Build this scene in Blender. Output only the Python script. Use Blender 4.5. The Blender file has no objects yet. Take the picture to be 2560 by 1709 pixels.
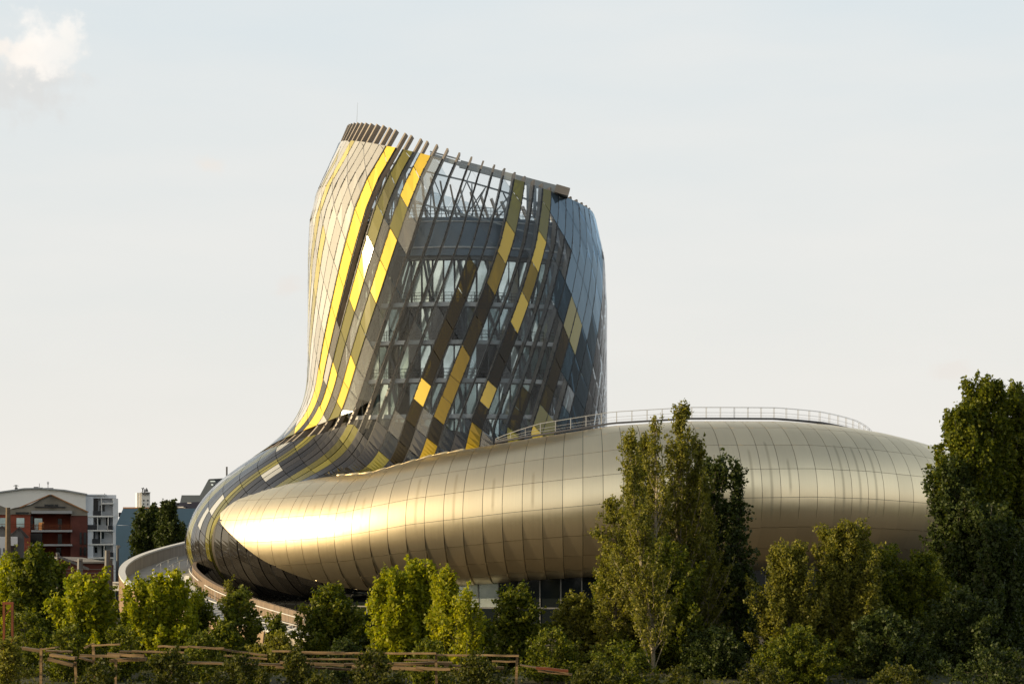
import bpy, math, random
import numpy as np
from mathutils import Vector

random.seed(7)
rng = np.random.default_rng(7)
R = math.radians
scene = bpy.context.scene
COL = scene.collection

# ------------------------------------------------------------------ camera
CAMD, CAMZ, FPX, HOR = 230.0, 10.0, 5244.0, 1330.0
cam_d = bpy.data.cameras.new("camera")
cam = bpy.data.objects.new("camera", cam_d)
COL.objects.link(cam)
cam.location = (0, -CAMD, CAMZ)
cam.rotation_euler = (R(90), 0, 0)
cam_d.sensor_width = 36.0
cam_d.lens = FPX * 36.0 / 2560.0
cam_d.shift_y = (HOR - 854.5) / 2560.0
cam_d.clip_end = 6000
scene.camera = cam

# ------------------------------------------------------------------ sun + sky
SUN_EL, SUN_AZ = 14.0, 257.0          # azimuth clockwise from +Y
sd = Vector((math.sin(R(SUN_AZ)) * math.cos(R(SUN_EL)), math.cos(R(SUN_AZ)) * math.cos(R(SUN_EL)), math.sin(R(SUN_EL))))
sun_d = bpy.data.lights.new("sun", 'SUN')
sun_d.energy = 5.0
sun_d.angle = R(0.6)
sun_d.color = (1.0, 0.78, 0.47)
sun = bpy.data.objects.new("sun", sun_d)
COL.objects.link(sun)
sun.location = sd * 300
sun.rotation_euler = sd.to_track_quat('Z', 'Y').to_euler()

world = bpy.data.worlds.new("World")
scene.world = world
world.use_nodes = True
nt = world.node_tree
nt.nodes.clear()
def WN(t, **k):
    n = nt.nodes.new(t)
    for a, b in k.items(): setattr(n, a, b)
    return n
def WL(a, b): nt.links.new(a, b)
out = WN('ShaderNodeOutputWorld')
bg = WN('ShaderNodeBackground')
sky = WN('ShaderNodeTexSky', sky_type='NISHITA')
sky.sun_disc = False
sky.sun_elevation = R(SUN_EL)
sky.sun_rotation = R(SUN_AZ)
sky.air_density = 1.0; sky.dust_density = 2.2; sky.ozone_density = 1.5; sky.altitude = 20
bg.inputs[1].default_value = 0.0755
tc = WN('ShaderNodeTexCoord')
sep = WN('ShaderNodeSeparateXYZ')
WL(tc.outputs['Generated'], sep.inputs[0])
# thin pale overcast veil low over the horizon, thinning upwards
veil = WN('ShaderNodeMapRange', interpolation_type='SMOOTHSTEP')
veil.inputs['From Min'].default_value = 0.22; veil.inputs['From Max'].default_value = 0.85
veil.inputs['To Min'].default_value = 0.97; veil.inputs['To Max'].default_value = 0.26
WL(sep.outputs['Z'], veil.inputs['Value'])
vcol = WN('ShaderNodeMix', data_type='RGBA')
vr = WN('ShaderNodeMapRange')
vr.inputs['From Min'].default_value = 0.0; vr.inputs['From Max'].default_value = 0.26
WL(sep.outputs['Z'], vr.inputs['Value'])
WL(vr.outputs[0], vcol.inputs['Factor'])
vcol.inputs['A'].default_value = (9.1, 8.7, 8.0, 1)
vcol.inputs['B'].default_value = (7.5, 8.25, 8.6, 1)
# haze glows warmer and brighter towards the low sun
dt = WN('ShaderNodeVectorMath', operation='DOT_PRODUCT')
WL(tc.outputs['Generated'], dt.inputs[0]); dt.inputs[1].default_value = tuple(sd)
mx0 = WN('ShaderNodeMath', operation='MAXIMUM'); WL(dt.outputs['Value'], mx0.inputs[0]); mx0.inputs[1].default_value = 0.0
pw = WN('ShaderNodeMath', operation='POWER'); WL(mx0.outputs[0], pw.inputs[0]); pw.inputs[1].default_value = 3.0
aur = WN('ShaderNodeMix', data_type='RGBA')
WL(pw.outputs[0], aur.inputs['Factor']); WL(vcol.outputs['Result'], aur.inputs['A']); aur.inputs['B'].default_value = (23, 18.5, 11.5, 1)
# very faint streaks of thin cloud
smp = WN('ShaderNodeMapping'); smp.inputs['Scale'].default_value = (3, 3, 14); WL(tc.outputs['Generated'], smp.inputs[0])
snz = WN('ShaderNodeTexNoise'); snz.inputs['Scale'].default_value = 2.2; snz.inputs['Detail'].default_value = 5; WL(smp.outputs[0], snz.inputs['Vector'])
smr = WN('ShaderNodeMapRange'); smr.inputs['From Min'].default_value = 0.35; smr.inputs['From Max'].default_value = 0.7
smr.inputs['To Min'].default_value = 0.0; smr.inputs['To Max'].default_value = 0.30; WL(snz.outputs['Fac'], smr.inputs['Value'])
stx = WN('ShaderNodeMix', data_type='RGBA'); WL(smr.outputs[0], stx.inputs['Factor']); WL(aur.outputs['Result'], stx.inputs['A']); stx.inputs['B'].default_value = (9.6, 9.2, 8.7, 1)
mixv = WN('ShaderNodeMix', data_type='RGBA')
WL(veil.outputs[0], mixv.inputs['Factor'])
WL(sky.outputs[0], mixv.inputs['A']); WL(stx.outputs['Result'], mixv.inputs['B'])
# soft clouds: noise thresholded, kept sparse
def cloud_blob(direction, rad_in, rad_out, squash=1.0):
    """mask around a sky direction with a noisy edge"""
    vs = WN('ShaderNodeVectorMath', operation='SUBTRACT')
    WL(tc.outputs['Generated'], vs.inputs[0]); vs.inputs[1].default_value = direction
    vm = WN('ShaderNodeVectorMath', operation='MULTIPLY')
    WL(vs.outputs[0], vm.inputs[0]); vm.inputs[1].default_value = (1, 1, squash)
    ln = WN('ShaderNodeVectorMath', operation='LENGTH')
    WL(vm.outputs[0], ln.inputs[0])
    nz = WN('ShaderNodeTexNoise'); nz.inputs['Scale'].default_value = 95; nz.inputs['Detail'].default_value = 8; nz.inputs['Roughness'].default_value = 0.55
    WL(tc.outputs['Generated'], nz.inputs['Vector'])
    ad = WN('ShaderNodeMath', operation='MULTIPLY_ADD')
    WL(nz.outputs['Fac'], ad.inputs[0]); ad.inputs[1].default_value = -rad_out * 2.2; WL(ln.outputs['Value'], ad.inputs[2])
    mr = WN('ShaderNodeMapRange', interpolation_type='SMOOTHSTEP')
    mr.inputs['From Min'].default_value = rad_in - rad_out * 1.1; mr.inputs['From Max'].default_value = rad_out - rad_out * 1.1
    mr.inputs['To Min'].default_value = 1; mr.inputs['To Max'].default_value = 0
    WL(ad.outputs[0], mr.inputs['Value'])
    return mr.outputs[0]
def skydir(px, py):
    v = Vector(((px - 1280) / FPX, 1, (HOR - py) / FPX)); v.normalize(); return v
cur = mixv.outputs['Result']
def add_cloud(px, py, r1, r2, col, op, squash=1.0):
    global cur
    m = cloud_blob(skydir(px, py), r1, r2, squash)
    mm = WN('ShaderNodeMath', operation='MULTIPLY'); WL(m, mm.inputs[0]); mm.inputs[1].default_value = op
    mx = WN('ShaderNodeMix', data_type='RGBA')
    WL(mm.outputs[0], mx.inputs['Factor']); WL(cur, mx.inputs['A']); mx.inputs['B'].default_value = col
    cur = mx.outputs['Result']
add_cloud(70, 195, 0.004, 0.030, (7.5, 7.45, 7.3, 1), 0.7, 1.3)
add_cloud(100, 105, 0.003, 0.020, (10.6, 10.1, 9.5, 1), 0.95, 1.1)
add_cloud(60, 135, 0.002, 0.016, (10.4, 9.8, 9.1, 1), 0.9, 1.2)
add_cloud(155, 130, 0.002, 0.014, (9.6, 9.4, 9.0, 1), 0.85, 1.1)
add_cloud(5, 120, 0.002, 0.010, (9.8, 9.2, 8.6, 1), 0.8, 1.2)
add_cloud(515, 412, 0.001, 0.010, (8.9, 8.2, 7.5, 1), 0.6, 2.0)
add_cloud(720, 720, 0.001, 0.010, (8.6, 7.9, 7.3, 1), 0.45, 1.6)
add_cloud(2380, 930, 0.001, 0.014, (8.5, 7.8, 7.2, 1), 0.4, 2.0)
WL(cur, bg.inputs[0])
WL(bg.outputs[0], out.inputs[0])

scene.view_settings.view_transform = 'Standard'
scene.view_settings.look = 'None'
scene.view_settings.exposure = 0.37
scene.view_settings.gamma = 1.0
scene.view_settings.use_curve_mapping = False
scene.cycles.max_bounces = 8
scene.cycles.transparent_max_bounces = 16
scene.cycles.diffuse_bounces = 3
scene.cycles.glossy_bounces = 3
scene.cycles.caustics_reflective = False
scene.cycles.caustics_refractive = False

# ------------------------------------------------------------------ materials
MATS = {}
def principled(name, col, rough=0.6, metal=0.0, noise=0.0, nscale=3.0, spec=0.5, bump=0.0, stretch=None, col2=None, island=0.0):
    m = bpy.data.materials.new(name); m.use_nodes = True
    t = m.node_tree; b = t.nodes['Principled BSDF']
    b.inputs['Base Color'].default_value = (*col, 1)
    b.inputs['Roughness'].default_value = rough
    b.inputs['Metallic'].default_value = metal
    b.inputs['Specular IOR Level'].default_value = spec
    c = None
    if noise > 0 or bump > 0:
        co = t.nodes.new('ShaderNodeTexCoord'); mp = t.nodes.new('ShaderNodeMapping')
        if stretch: mp.inputs['Scale'].default_value = stretch
        t.links.new(co.outputs['Object'], mp.inputs[0])
        nz = t.nodes.new('ShaderNodeTexNoise'); nz.inputs['Scale'].default_value = nscale; nz.inputs['Detail'].default_value = 6
        t.links.new(mp.outputs[0], nz.inputs['Vector'])
        mx = t.nodes.new('ShaderNodeMix'); mx.data_type = 'RGBA'
        cc = col2 or tuple(x * (1 - noise) for x in col)
        mx.inputs['A'].default_value = (*cc, 1); mx.inputs['B'].default_value = (*[min(1, x * (1 + noise * 0.6)) for x in col], 1)
        mr = t.nodes.new('ShaderNodeMapRange'); mr.inputs['From Min'].default_value = 0.32; mr.inputs['From Max'].default_value = 0.68
        t.links.new(nz.outputs['Fac'], mr.inputs['Value']); t.links.new(mr.outputs[0], mx.inputs['Factor'])
        c = mx.outputs['Result']
        t.links.new(c, b.inputs['Base Color'])
        if bump > 0:
            bp = t.nodes.new('ShaderNodeBump'); bp.inputs['Strength'].default_value = bump; bp.inputs['Distance'].default_value = 0.05
            t.links.new(nz.outputs['Fac'], bp.inputs['Height']); t.links.new(bp.outputs[0], b.inputs['Normal'])
    MATS[name] = m
    return m

def glass_mat(name, tint, diff, fd, rough=0.03, fres=0.5, extra=0.0, vary=0.15, gcol=(0.95, 0.97, 1)):
    """coated facade glass: see-through tint + printed frit (diffuse) + mirror reflection growing at grazing angles"""
    m = bpy.data.materials.new(name); m.use_nodes = True
    t = m.node_tree; t.nodes.clear()
    N, L = t.nodes.new, t.links.new
    o = N('ShaderNodeOutputMaterial')
    tr = N('ShaderNodeBsdfTransparent'); tr.inputs[0].default_value = (*tint, 1)
    df = N('ShaderNodeBsdfDiffuse'); df.inputs[0].default_value = (*diff, 1)
    gl = N('ShaderNodeBsdfGlossy'); gl.inputs['Roughness'].default_value = rough; gl.inputs[0].default_value = (*gcol, 1)
    m1 = N('ShaderNodeMixShader'); m2 = N('ShaderNodeMixShader')
    oi = N('ShaderNodeObjectInfo'); gi = N('ShaderNodeNewGeometry')
    sm = N('ShaderNodeMath'); sm.operation = 'ADD'; L(oi.outputs['Random'], sm.inputs[0]); L(gi.outputs['Random Per Island'], sm.inputs[1])
    fr0 = N('ShaderNodeMath'); fr0.operation = 'FRACT'; L(sm.outputs[0], fr0.inputs[0])
    mr = N('ShaderNodeMapRange'); mr.inputs['To Min'].default_value = max(0, fd - vary); mr.inputs['To Max'].default_value = min(1, fd + vary)
    L(fr0.outputs[0], mr.inputs['Value']); L(mr.outputs[0], m1.inputs[0])
    L(tr.outputs[0], m1.inputs[1]); L(df.outputs[0], m1.inputs[2])
    fr = N('ShaderNodeFresnel'); fr.inputs['IOR'].default_value = 1.5 + fres
    ad = N('ShaderNodeMath'); ad.operation = 'ADD'; ad.use_clamp = True; ad.inputs[1].default_value = extra
    L(fr.outputs[0], ad.inputs[0])
    L(ad.outputs[0], m2.inputs[0]); L(m1.outputs[0], m2.inputs[1]); L(gl.outputs[0], m2.inputs[2])
    L(m2.outputs[0], o.inputs[0])
    MATS[name] = m
    return m

def leaf_mat(name, c1, c2, trans=0.35):
    m = bpy.data.materials.new(name); m.use_nodes = True
    t = m.node_tree; t.nodes.clear()
    N, L = t.nodes.new, t.links.new
    o = N('ShaderNodeOutputMaterial')
    gi = N('ShaderNodeNewGeometry')
    mx = N('ShaderNodeMix'); mx.data_type = 'RGBA'
    mx.inputs['A'].default_value = (*c1, 1); mx.inputs['B'].default_value = (*c2, 1)
    L(gi.outputs['Random Per Island'], mx.inputs['Factor'])
    df = N('ShaderNodeBsdfPrincipled'); df.inputs['Roughness'].default_value = 0.55; df.inputs['Specular IOR Level'].default_value = 0.25
    L(mx.outputs['Result'], df.inputs['Base Color'])
    tl = N('ShaderNodeBsdfTranslucent')
    mc = N('ShaderNodeMix'); mc.data_type = 'RGBA'; mc.blend_type = 'MULTIPLY'; mc.inputs['Factor'].default_value = 1.0
    mc.inputs['B'].default_value = (1.7, 1.7, 0.6, 1)
    L(mx.outputs['Result'], mc.inputs['A']); L(mc.outputs['Result'], tl.inputs[0])
    ms = N('ShaderNodeMixShader'); ms.inputs[0].default_value = trans
    L(df.outputs[0], ms.inputs[1]); L(tl.outputs[0], ms.inputs[2]); L(ms.outputs[0], o.inputs[0])
    MATS[name] = m
    return m

glass_mat('clear_glass', (0.97, 0.985, 0.99), (0.42, 0.42, 0.40), 0.015, vary=0.015, fres=-0.25)
glass_mat('smoke_glass', (0.84, 0.88, 0.90), (0.30, 0.31, 0.32), 0.05, vary=0.05, fres=-0.15)
glass_mat('fritted_glass', (0.66, 0.68, 0.66), (0.78, 0.76, 0.70), 0.52, vary=0.12, rough=0.10, fres=0.45, extra=0.06)
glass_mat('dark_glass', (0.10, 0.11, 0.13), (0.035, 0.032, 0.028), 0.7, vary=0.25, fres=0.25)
glass_mat('haze_glass', (0.80, 0.84, 0.84), (0.50, 0.48, 0.43), 0.20, vary=0.06, fres=0.0, rough=0.05)
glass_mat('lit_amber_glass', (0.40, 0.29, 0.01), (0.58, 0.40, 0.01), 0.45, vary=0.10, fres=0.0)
glass_mat('edge_glass', (0.60, 0.74, 0.84), (0.20, 0.29, 0.38), 0.30, vary=0.12, fres=0.25, extra=0.09, gcol=(0.62, 0.82, 1.0))  # bluish diffuse puts the sky's reflection into the glass colour
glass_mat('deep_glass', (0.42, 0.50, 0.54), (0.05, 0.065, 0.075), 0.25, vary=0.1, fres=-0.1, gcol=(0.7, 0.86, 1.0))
glass_mat('white_glass', (0.5, 0.5, 0.5), (0.46, 0.47, 0.46), 0.85, vary=0.1, fres=0.2)
glass_mat('yellow_glass', (0.90, 0.66, 0.06), (0.92, 0.66, 0.08), 0.82, vary=0.14, rough=0.08, fres=0.1)
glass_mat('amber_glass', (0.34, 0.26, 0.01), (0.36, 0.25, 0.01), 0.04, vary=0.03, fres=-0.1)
glass_mat('olive_glass', (0.48, 0.46, 0.08), (0.27, 0.245, 0.035), 0.5, vary=0.25, rough=0.06, fres=0.2)
principled('rib_steel', (0.31, 0.27, 0.225), 0.45, 0.0, noise=0.15, nscale=0.6)
principled('joint_black', (0.012, 0.012, 0.013), 0.5)
principled('dark_lining', (0.025, 0.022, 0.02), 0.7, noise=0.3, nscale=0.5)
principled('steel_grey', (0.30, 0.33, 0.34), 0.45, 0.3)
principled('cladding_blue', (0.13, 0.175, 0.22), 0.4, 0.2, noise=0.1, nscale=0.4)
principled('slab_grey', (0.62, 0.63, 0.64), 0.6, noise=0.1)
principled('mullion_dark', (0.03, 0.033, 0.036), 0.4)
principled('column_grey', (0.16, 0.16, 0.15), 0.5)
principled('window_glass', (0.30, 0.40, 0.39), 0.06, 0.35, spec=1.0, noise=0.5, nscale=0.35)
principled('window_bright', (0.74, 0.86, 0.82), 0.12, 0.6, spec=0.9, noise=0.35, nscale=0.5)
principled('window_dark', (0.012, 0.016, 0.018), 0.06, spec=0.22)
principled('railing_metal', (0.50, 0.50, 0.49), 0.45, 0.2)
principled('walkway_dark', (0.10, 0.10, 0.11), 0.5, 0.3)
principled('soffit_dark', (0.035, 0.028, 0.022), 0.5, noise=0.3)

def gold_mat():
    m = bpy.data.materials.new('champagne_metal'); m.use_nodes = True
    t = m.node_tree; b = t.nodes['Principled BSDF']
    N, L = t.nodes.new, t.links.new
    uv = N('ShaderNodeUVMap'); uv.uv_map = 'UVMap'
    sp = N('ShaderNodeSeparateXYZ'); L(uv.outputs[0], sp.inputs[0])
    def M(op, a, b2=None, c=None, clamp=False):
        n = N('ShaderNodeMath'); n.operation = op; n.use_clamp = clamp
        for i, v in enumerate((a, b2, c)):
            if v is None: continue
            if isinstance(v, (int, float)): n.inputs[i].default_value = v
            else: L(v, n.inputs[i])
        return n.outputs[0]
    U, V = sp.outputs[0], sp.outputs[1]
    fl = M('FLOOR', U); fx = M('FRACT', U)
    wn = N('ShaderNodeTexWhiteNoise'); wn.noise_dimensions = '1D'; L(fl, wn.inputs['W'])
    wn2 = N('ShaderNodeTexWhiteNoise'); wn2.noise_dimensions = '1D'; L(M('ADD', fl, 31.7), wn2.inputs['W'])
    # dark streak in the middle of some bays, narrow, with its own top and bottom
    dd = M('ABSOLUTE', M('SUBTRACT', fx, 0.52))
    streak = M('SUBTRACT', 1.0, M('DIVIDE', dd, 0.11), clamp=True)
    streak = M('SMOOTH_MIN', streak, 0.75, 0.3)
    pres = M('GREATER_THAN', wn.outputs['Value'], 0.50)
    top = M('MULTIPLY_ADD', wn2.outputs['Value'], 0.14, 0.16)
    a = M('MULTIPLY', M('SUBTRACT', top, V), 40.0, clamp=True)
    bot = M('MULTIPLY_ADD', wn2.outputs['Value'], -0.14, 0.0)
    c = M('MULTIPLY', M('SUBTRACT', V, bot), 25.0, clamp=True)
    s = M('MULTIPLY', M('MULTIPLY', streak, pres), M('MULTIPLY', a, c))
    # fine brushed grain and soft stains
    cx = N('ShaderNodeCombineXYZ'); L(M('MULTIPLY', U, 14.0), cx.inputs[0]); L(M('MULTIPLY', V, 6.0), cx.inputs[1])
    nz = N('ShaderNodeTexNoise'); nz.inputs['Scale'].default_value = 1.0; nz.inputs['Detail'].default_value = 5
    L(cx.outputs[0], nz.inputs['Vector'])
    co = N('ShaderNodeTexCoord')
    nb = N('ShaderNodeTexNoise'); nb.inputs['Scale'].default_value = 0.35; nb.inputs['Detail'].default_value = 4
    L(co.outputs['Object'], nb.inputs['Vector'])
    gr = M('MULTIPLY_ADD', nz.outputs['Fac'], 0.10, 0.95)
    gr = M('MULTIPLY', gr, M('MULTIPLY_ADD', nb.outputs['Fac'], 0.12, 0.94))
    # each sheet its own faint tone
    oi = N('ShaderNodeObjectInfo')
    gr = M('MULTIPLY', gr, M('MULTIPLY_ADD', oi.outputs['Random'], 0.12, 0.92))
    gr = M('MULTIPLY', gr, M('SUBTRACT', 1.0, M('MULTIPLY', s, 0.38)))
    mx = N('ShaderNodeMix'); mx.data_type = 'RGBA'; mx.blend_type = 'MULTIPLY'; mx.inputs['Factor'].default_value = 1
    mx.inputs['A'].default_value = (0.94, 0.80, 0.54, 1)
    cb = N('ShaderNodeCombineColor'); L(gr, cb.inputs[0]); L(gr, cb.inputs[1]); L(gr, cb.inputs[2])
    L(cb.outputs[0], mx.inputs['B']); L(mx.outputs['Result'], b.inputs['Base Color'])
    b.inputs['Metallic'].default_value = 1.0
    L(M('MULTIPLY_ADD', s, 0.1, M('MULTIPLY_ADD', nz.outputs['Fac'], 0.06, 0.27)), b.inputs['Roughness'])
    b2 = N('ShaderNodeBsdfPrincipled'); b2.inputs['Metallic'].default_value = 1.0; b2.inputs['Roughness'].default_value = 0.48
    L(mx.outputs['Result'], b2.inputs['Base Color'])
    ms = N('ShaderNodeMixShader'); ms.inputs[0].default_value = 0.24
    L(b.outputs[0], ms.inputs[1]); L(b2.outputs[0], ms.inputs[2]); L(ms.outputs[0], t.nodes['Material Output'].inputs[0])
    # sheets are very slightly out of true, which wobbles the reflections
    nb2 = N('ShaderNodeTexNoise'); nb2.inputs['Scale'].default_value = 0.55; nb2.inputs['Detail'].default_value = 1
    L(co.outputs['Object'], nb2.inputs['Vector'])
    bp = N('ShaderNodeBump'); bp.inputs['Strength'].default_value = 0.25; bp.inputs['Distance'].default_value = 0.06
    L(nb2.outputs['Fac'], bp.inputs['Height']); L(bp.outputs[0], b.inputs['Normal'])
    MATS['champagne_metal'] = m
gold_mat()

# ------------------------------------------------------------------ mesh helpers
class MB:
    def __init__(self): self.v = []; self.f = []; self.uv = None; self.mi = []
    def add(self, verts, faces, mi=0):
        n = len(self.v); self.v.extend([tuple(map(float, p)) for p in verts])
        self.f.extend([tuple(i + n for i in f) for f in faces]); self.mi.extend([mi] * len(faces))
    def box(self, x0, y0, z0, x1, y1, z1, mi=0):
        x0, x1 = min(x0, x1), max(x0, x1); y0, y1 = min(y0, y1), max(y0, y1); z0, z1 = min(z0, z1), max(z0, z1)
        self.add([(x0, y0, z0), (x1, y0, z0), (x1, y1, z0), (x0, y1, z0), (x0, y0, z1), (x1, y0, z1), (x1, y1, z1), (x0, y1, z1)],
                 [(0, 3, 2, 1), (4, 5, 6, 7), (0, 1, 5, 4), (1, 2, 6, 5), (2, 3, 7, 6), (3, 0, 4, 7)], mi)
    def beam(self, a, b, w, h, up=(0, 0, 1), mi=0):
        a, b = Vector(a), Vector(b); d = (b - a)
        if d.length < 1e-6: return
        d.normalize(); u = Vector(up); s = d.cross(u)
        if s.length < 1e-4: s = d.cross(Vector((1, 0, 0)))
        s.normalize(); u = s.cross(d)
        q = [s * (-w / 2) + u * (-h / 2), s * (w / 2) + u * (-h / 2), s * (w / 2) + u * (h / 2), s * (-w / 2) + u * (h / 2)]
        self.add([a + p for p in q] + [b + p for p in q], [(0, 1, 2, 3), (7, 6, 5, 4), (0, 4, 5, 1), (1, 5, 6, 2), (2, 6, 7, 3), (3, 7, 4, 0)], mi)
    def tube(self, pts, r, n=6, mi=0):
        pts = [Vector(p) for p in pts]; m = len(pts)
        rr = r if isinstance(r, (list, tuple, np.ndarray)) else [r] * m
        vs = []
        for i, p in enumerate(pts):
            d = (pts[min(i + 1, m - 1)] - pts[max(i - 1, 0)])
            if d.length < 1e-9: d = Vector((0, 0, 1))
            d.normalize(); s = d.cross(Vector((0.13, 0.27, 1)).normalized())
            if s.length < 0.05: s = d.cross(Vector((1, 0, 0)))
            s.normalize(); u = s.cross(d)
            for k in range(n):
                a = 2 * math.pi * k / n
                vs.append(p + (s * math.cos(a) + u * math.sin(a)) * rr[i])
        fs = []
        for i in range(m - 1):
            for k in range(n):
                fs.append((i * n + k, i * n + (k + 1) % n, (i + 1) * n + (k + 1) % n, (i + 1) * n + k))
        fs.append(tuple(range(n))[::-1]); fs.append(tuple((m - 1) * n + k for k in range(n)))
        self.add(vs, fs, mi)
    def strip(self, rows, mi=0, closed=False):
        """rows: list of equally long point lists -> quads"""
        n = len(rows[0]); vs = [p for r in rows for p in r]; fs = []
        for i in range(len(rows) - 1):
            for k in range(n - 1 if not closed else n):
                k2 = (k + 1) % n
                fs.append((i * n + k, i * n + k2, (i + 1) * n + k2, (i + 1) * n + k))
        self.add(vs, fs, mi)
    def sweep(self, pts, prof, ups=None, mi=0):
        """sweep a closed profile [(side, up)] along pts, side = horizontal right of travel"""
        rows = []
        m = len(pts); P = [Vector(p) for p in pts]
        for i in range(m):
            d = P[min(i + 1, m - 1)] - P[max(i - 1, 0)]; d.z = 0
            d.normalize(); s = Vector((d.y, -d.x, 0))
            rows.append([P[i] + s * a + Vector((0, 0, b)) for a, b in prof])
        n = len(prof); vs = [p for r in rows for p in r]; fs = []
        for i in range(m - 1):
            for k in range(n):
                k2 = (k + 1) % n
                fs.append((i * n + k, i * n + k2, (i + 1) * n + k2, (i + 1) * n + k))
        fs.append(tuple(range(n))); fs.append(tuple((m - 1) * n + k for k in range(n))[::-1])
        self.add(vs, fs, mi)
    def build(self, name, mat, parent=None, smooth=False, loc=None):
        me = bpy.data.meshes.new(name)
        v = self.v
        if loc is not None:
            v = [(a - loc[0], b - loc[1], c - loc[2]) for a, b, c in v]
        me.from_pydata(v, [], self.f)
        mats = mat if isinstance(mat, (list, tuple)) else [mat]
        for mm in mats: me.materials.append(MATS[mm] if isinstance(mm, str) else mm)
        if len(mats) > 1: me.polygons.foreach_set('material_index', self.mi)
        if smooth: me.polygons.foreach_set('use_smooth', [True] * len(me.polygons))
        me.update()
        o = bpy.data.objects.new(name, me); COL.objects.link(o)
        if loc is not None: o.location = loc
        if parent: o.parent = parent
        return o

def thing(name, label, cat, loc=(0, 0, 0), group=None):
    o = bpy.data.objects.new(name, None); COL.objects.link(o)
    o.location = loc; o['label'] = label; o['category'] = cat
    o.empty_display_size = 0.5
    if group: o['group'] = group
    return o
def tag(o, label, cat, group=None):
    o['label'] = label; o['category'] = cat
    if group: o['group'] = group
    return o
def P(px, py, Y):
    """place on the plane at depth Y that the surveyed photo coordinate falls on"""
    s = (Y + CAMD) / FPX
    return Vector(((px - 1280) * s, Y, CAMZ + (HOR - py) * s))

# ================================================================== GROUND
principled('ground_soil', (0.04, 0.035, 0.02), 0.95, noise=0.5, nscale=0.15, col2=(0.035, 0.05, 0.018))
principled('paving', (0.05, 0.043, 0.032), 0.85, noise=0.25, nscale=0.5)
principled('river_water', (0.09, 0.075, 0.05), 0.12, spec=0.5, bump=0.25, noise=0.15, nscale=0.6)
g = MB()
xs = [-2500, -600, -200, -100, 0, 100, 200, 600, 2500]
ys = [-2500, -420, -118, -106, -96, -88, -60, 0, 200, 900, 3500]
zs = [-4.0, -4.0, -4.0, -2.6, -1.0, 0, 0, 0, 0, 0, 0]
g.strip([[(x, y, z) for x in xs] for y, z in zip(ys, zs)])
go = g.build('ground', 'ground_soil'); go['kind'] = 'structure'
g = MB(); g.add([(-2500, -2500, -2.2), (2500, -2500, -2.2), (2500, -103.5, -2.2), (-2500, -103.5, -2.2)], [(0, 1, 2, 3)])
o = g.build('river', 'river_water'); o['kind'] = 'structure'
g = MB(); g.add([(-70, -52, 0.02), (75, -52, 0.02), (75, 60, 0.02), (-70, 60, 0.02)], [(0, 1, 2, 3)])
o = g.build('forecourt_paving', 'paving'); o['kind'] = 'structure'

# ================================================================== MUSEUM SURFACES
TY = 0.0
def interp(x, xp, fp): return np.interp(x, xp, fp)
zt_ = np.array([14, 20, 27, 35, 40, 44, 47, 50, 53, 56.])
L_ = np.array([-22.4, -22.4, -22.4, -22.3, -22.3, -22.1, -21.4, -20.0, -18.7, -17.2])
R_ = np.array([10.4, 10.4, 10.4, 10.4, 10.1, 9.2, 8.3, 7.3, 6.3, 5.3])
def tower_c(z):
    l = interp(z, zt_, L_); r = interp(z, zt_, R_)
    return (l + r) / 2, (r - l) / 2
def rim_z(phi):
    s = np.sin(np.radians(phi))
    x = -6.2 + 13.5 * s
    return 46.75 - 0.285 * (x - 0.0)
def wrap(phi): return (np.asarray(phi, float) + 180) % 360 - 180
RX, RY, RCX, RCY = 37.0, 24.0, 9.0, 2.0
cX = [-28, -20, -14, -7.6, 1, 10, 18, 27, 32, 37, 41, 46]
cC = [8.8, 9.2, 9.7, 10.95, 12.1, 13.05, 13.45, 13.65, 13.5, 13.15, 12.6, 11.8]
cH = [6.4, 6.4, 6.3, 6.75, 7.0, 7.45, 7.55, 7.45, 7.35, 7.15, 7.0, 6.8]
def ring_frame(u):
    u = np.radians(np.asarray(u, float))
    x = RCX + RX * np.sin(u); y = RCY - RY * np.cos(u)
    nx = np.sin(u) / RX; ny = -np.cos(u) / RY; ln = np.hypot(nx, ny)
    return x, y, nx / ln, ny / ln, interp(x, cX, cC), interp(x, cX, cH), interp(x, [-28, -20, -10, 46], [7.9, 7.6, 7.2, 7.2])
def ring_pt(u, al, off=0.0):
    x, y, nx, ny, cz, h, w = ring_frame(u); a = np.radians(al)
    c, s = np.cos(a), np.sin(a)
    p = np.stack([x + nx * w * c, y + ny * w * c, cz + h * s], -1)
    n = np.stack([nx * c / w, ny * c / w, s / h], -1); n /= np.linalg.norm(n, axis=-1, keepdims=True)
    return p + n * np.asarray(off)[..., None], n
_u = np.linspace(-270, 270, 1081)
_x, _y = RCX + RX * np.sin(np.radians(_u)), RCY - RY * np.cos(np.radians(_u))
_ph = np.degrees(np.unwrap(np.arctan2(_x + 6.0, -(_y - TY))))
_ph -= 360 * round((_ph[540] - 0) / 360)
def phi2u(phi): return interp(phi, _ph, _u)
A0P = [-180, -140, -115, -90, -70, -55, -40, -20, 0, 40, 90, 180]
A0V = [112, 80, 24, 14, 24, 50, 74, 96, 106, 112, 112, 112]
ZFV_P = [-180, -120, -90, -60, -30, 0, 30, 90, 180]
ZFV = [20, 26.5, 27.5, 26.8, 24.5, 22.5, 20.5, 19, 20]
L1V = [3, 8.5, 9.5, 8.0, 5.5, 3.8, 2, 1.5, 3]
L2V = [3, 7.5, 8.7, 6.8, 4.0, 2.5, 2, 3, 3]
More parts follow.
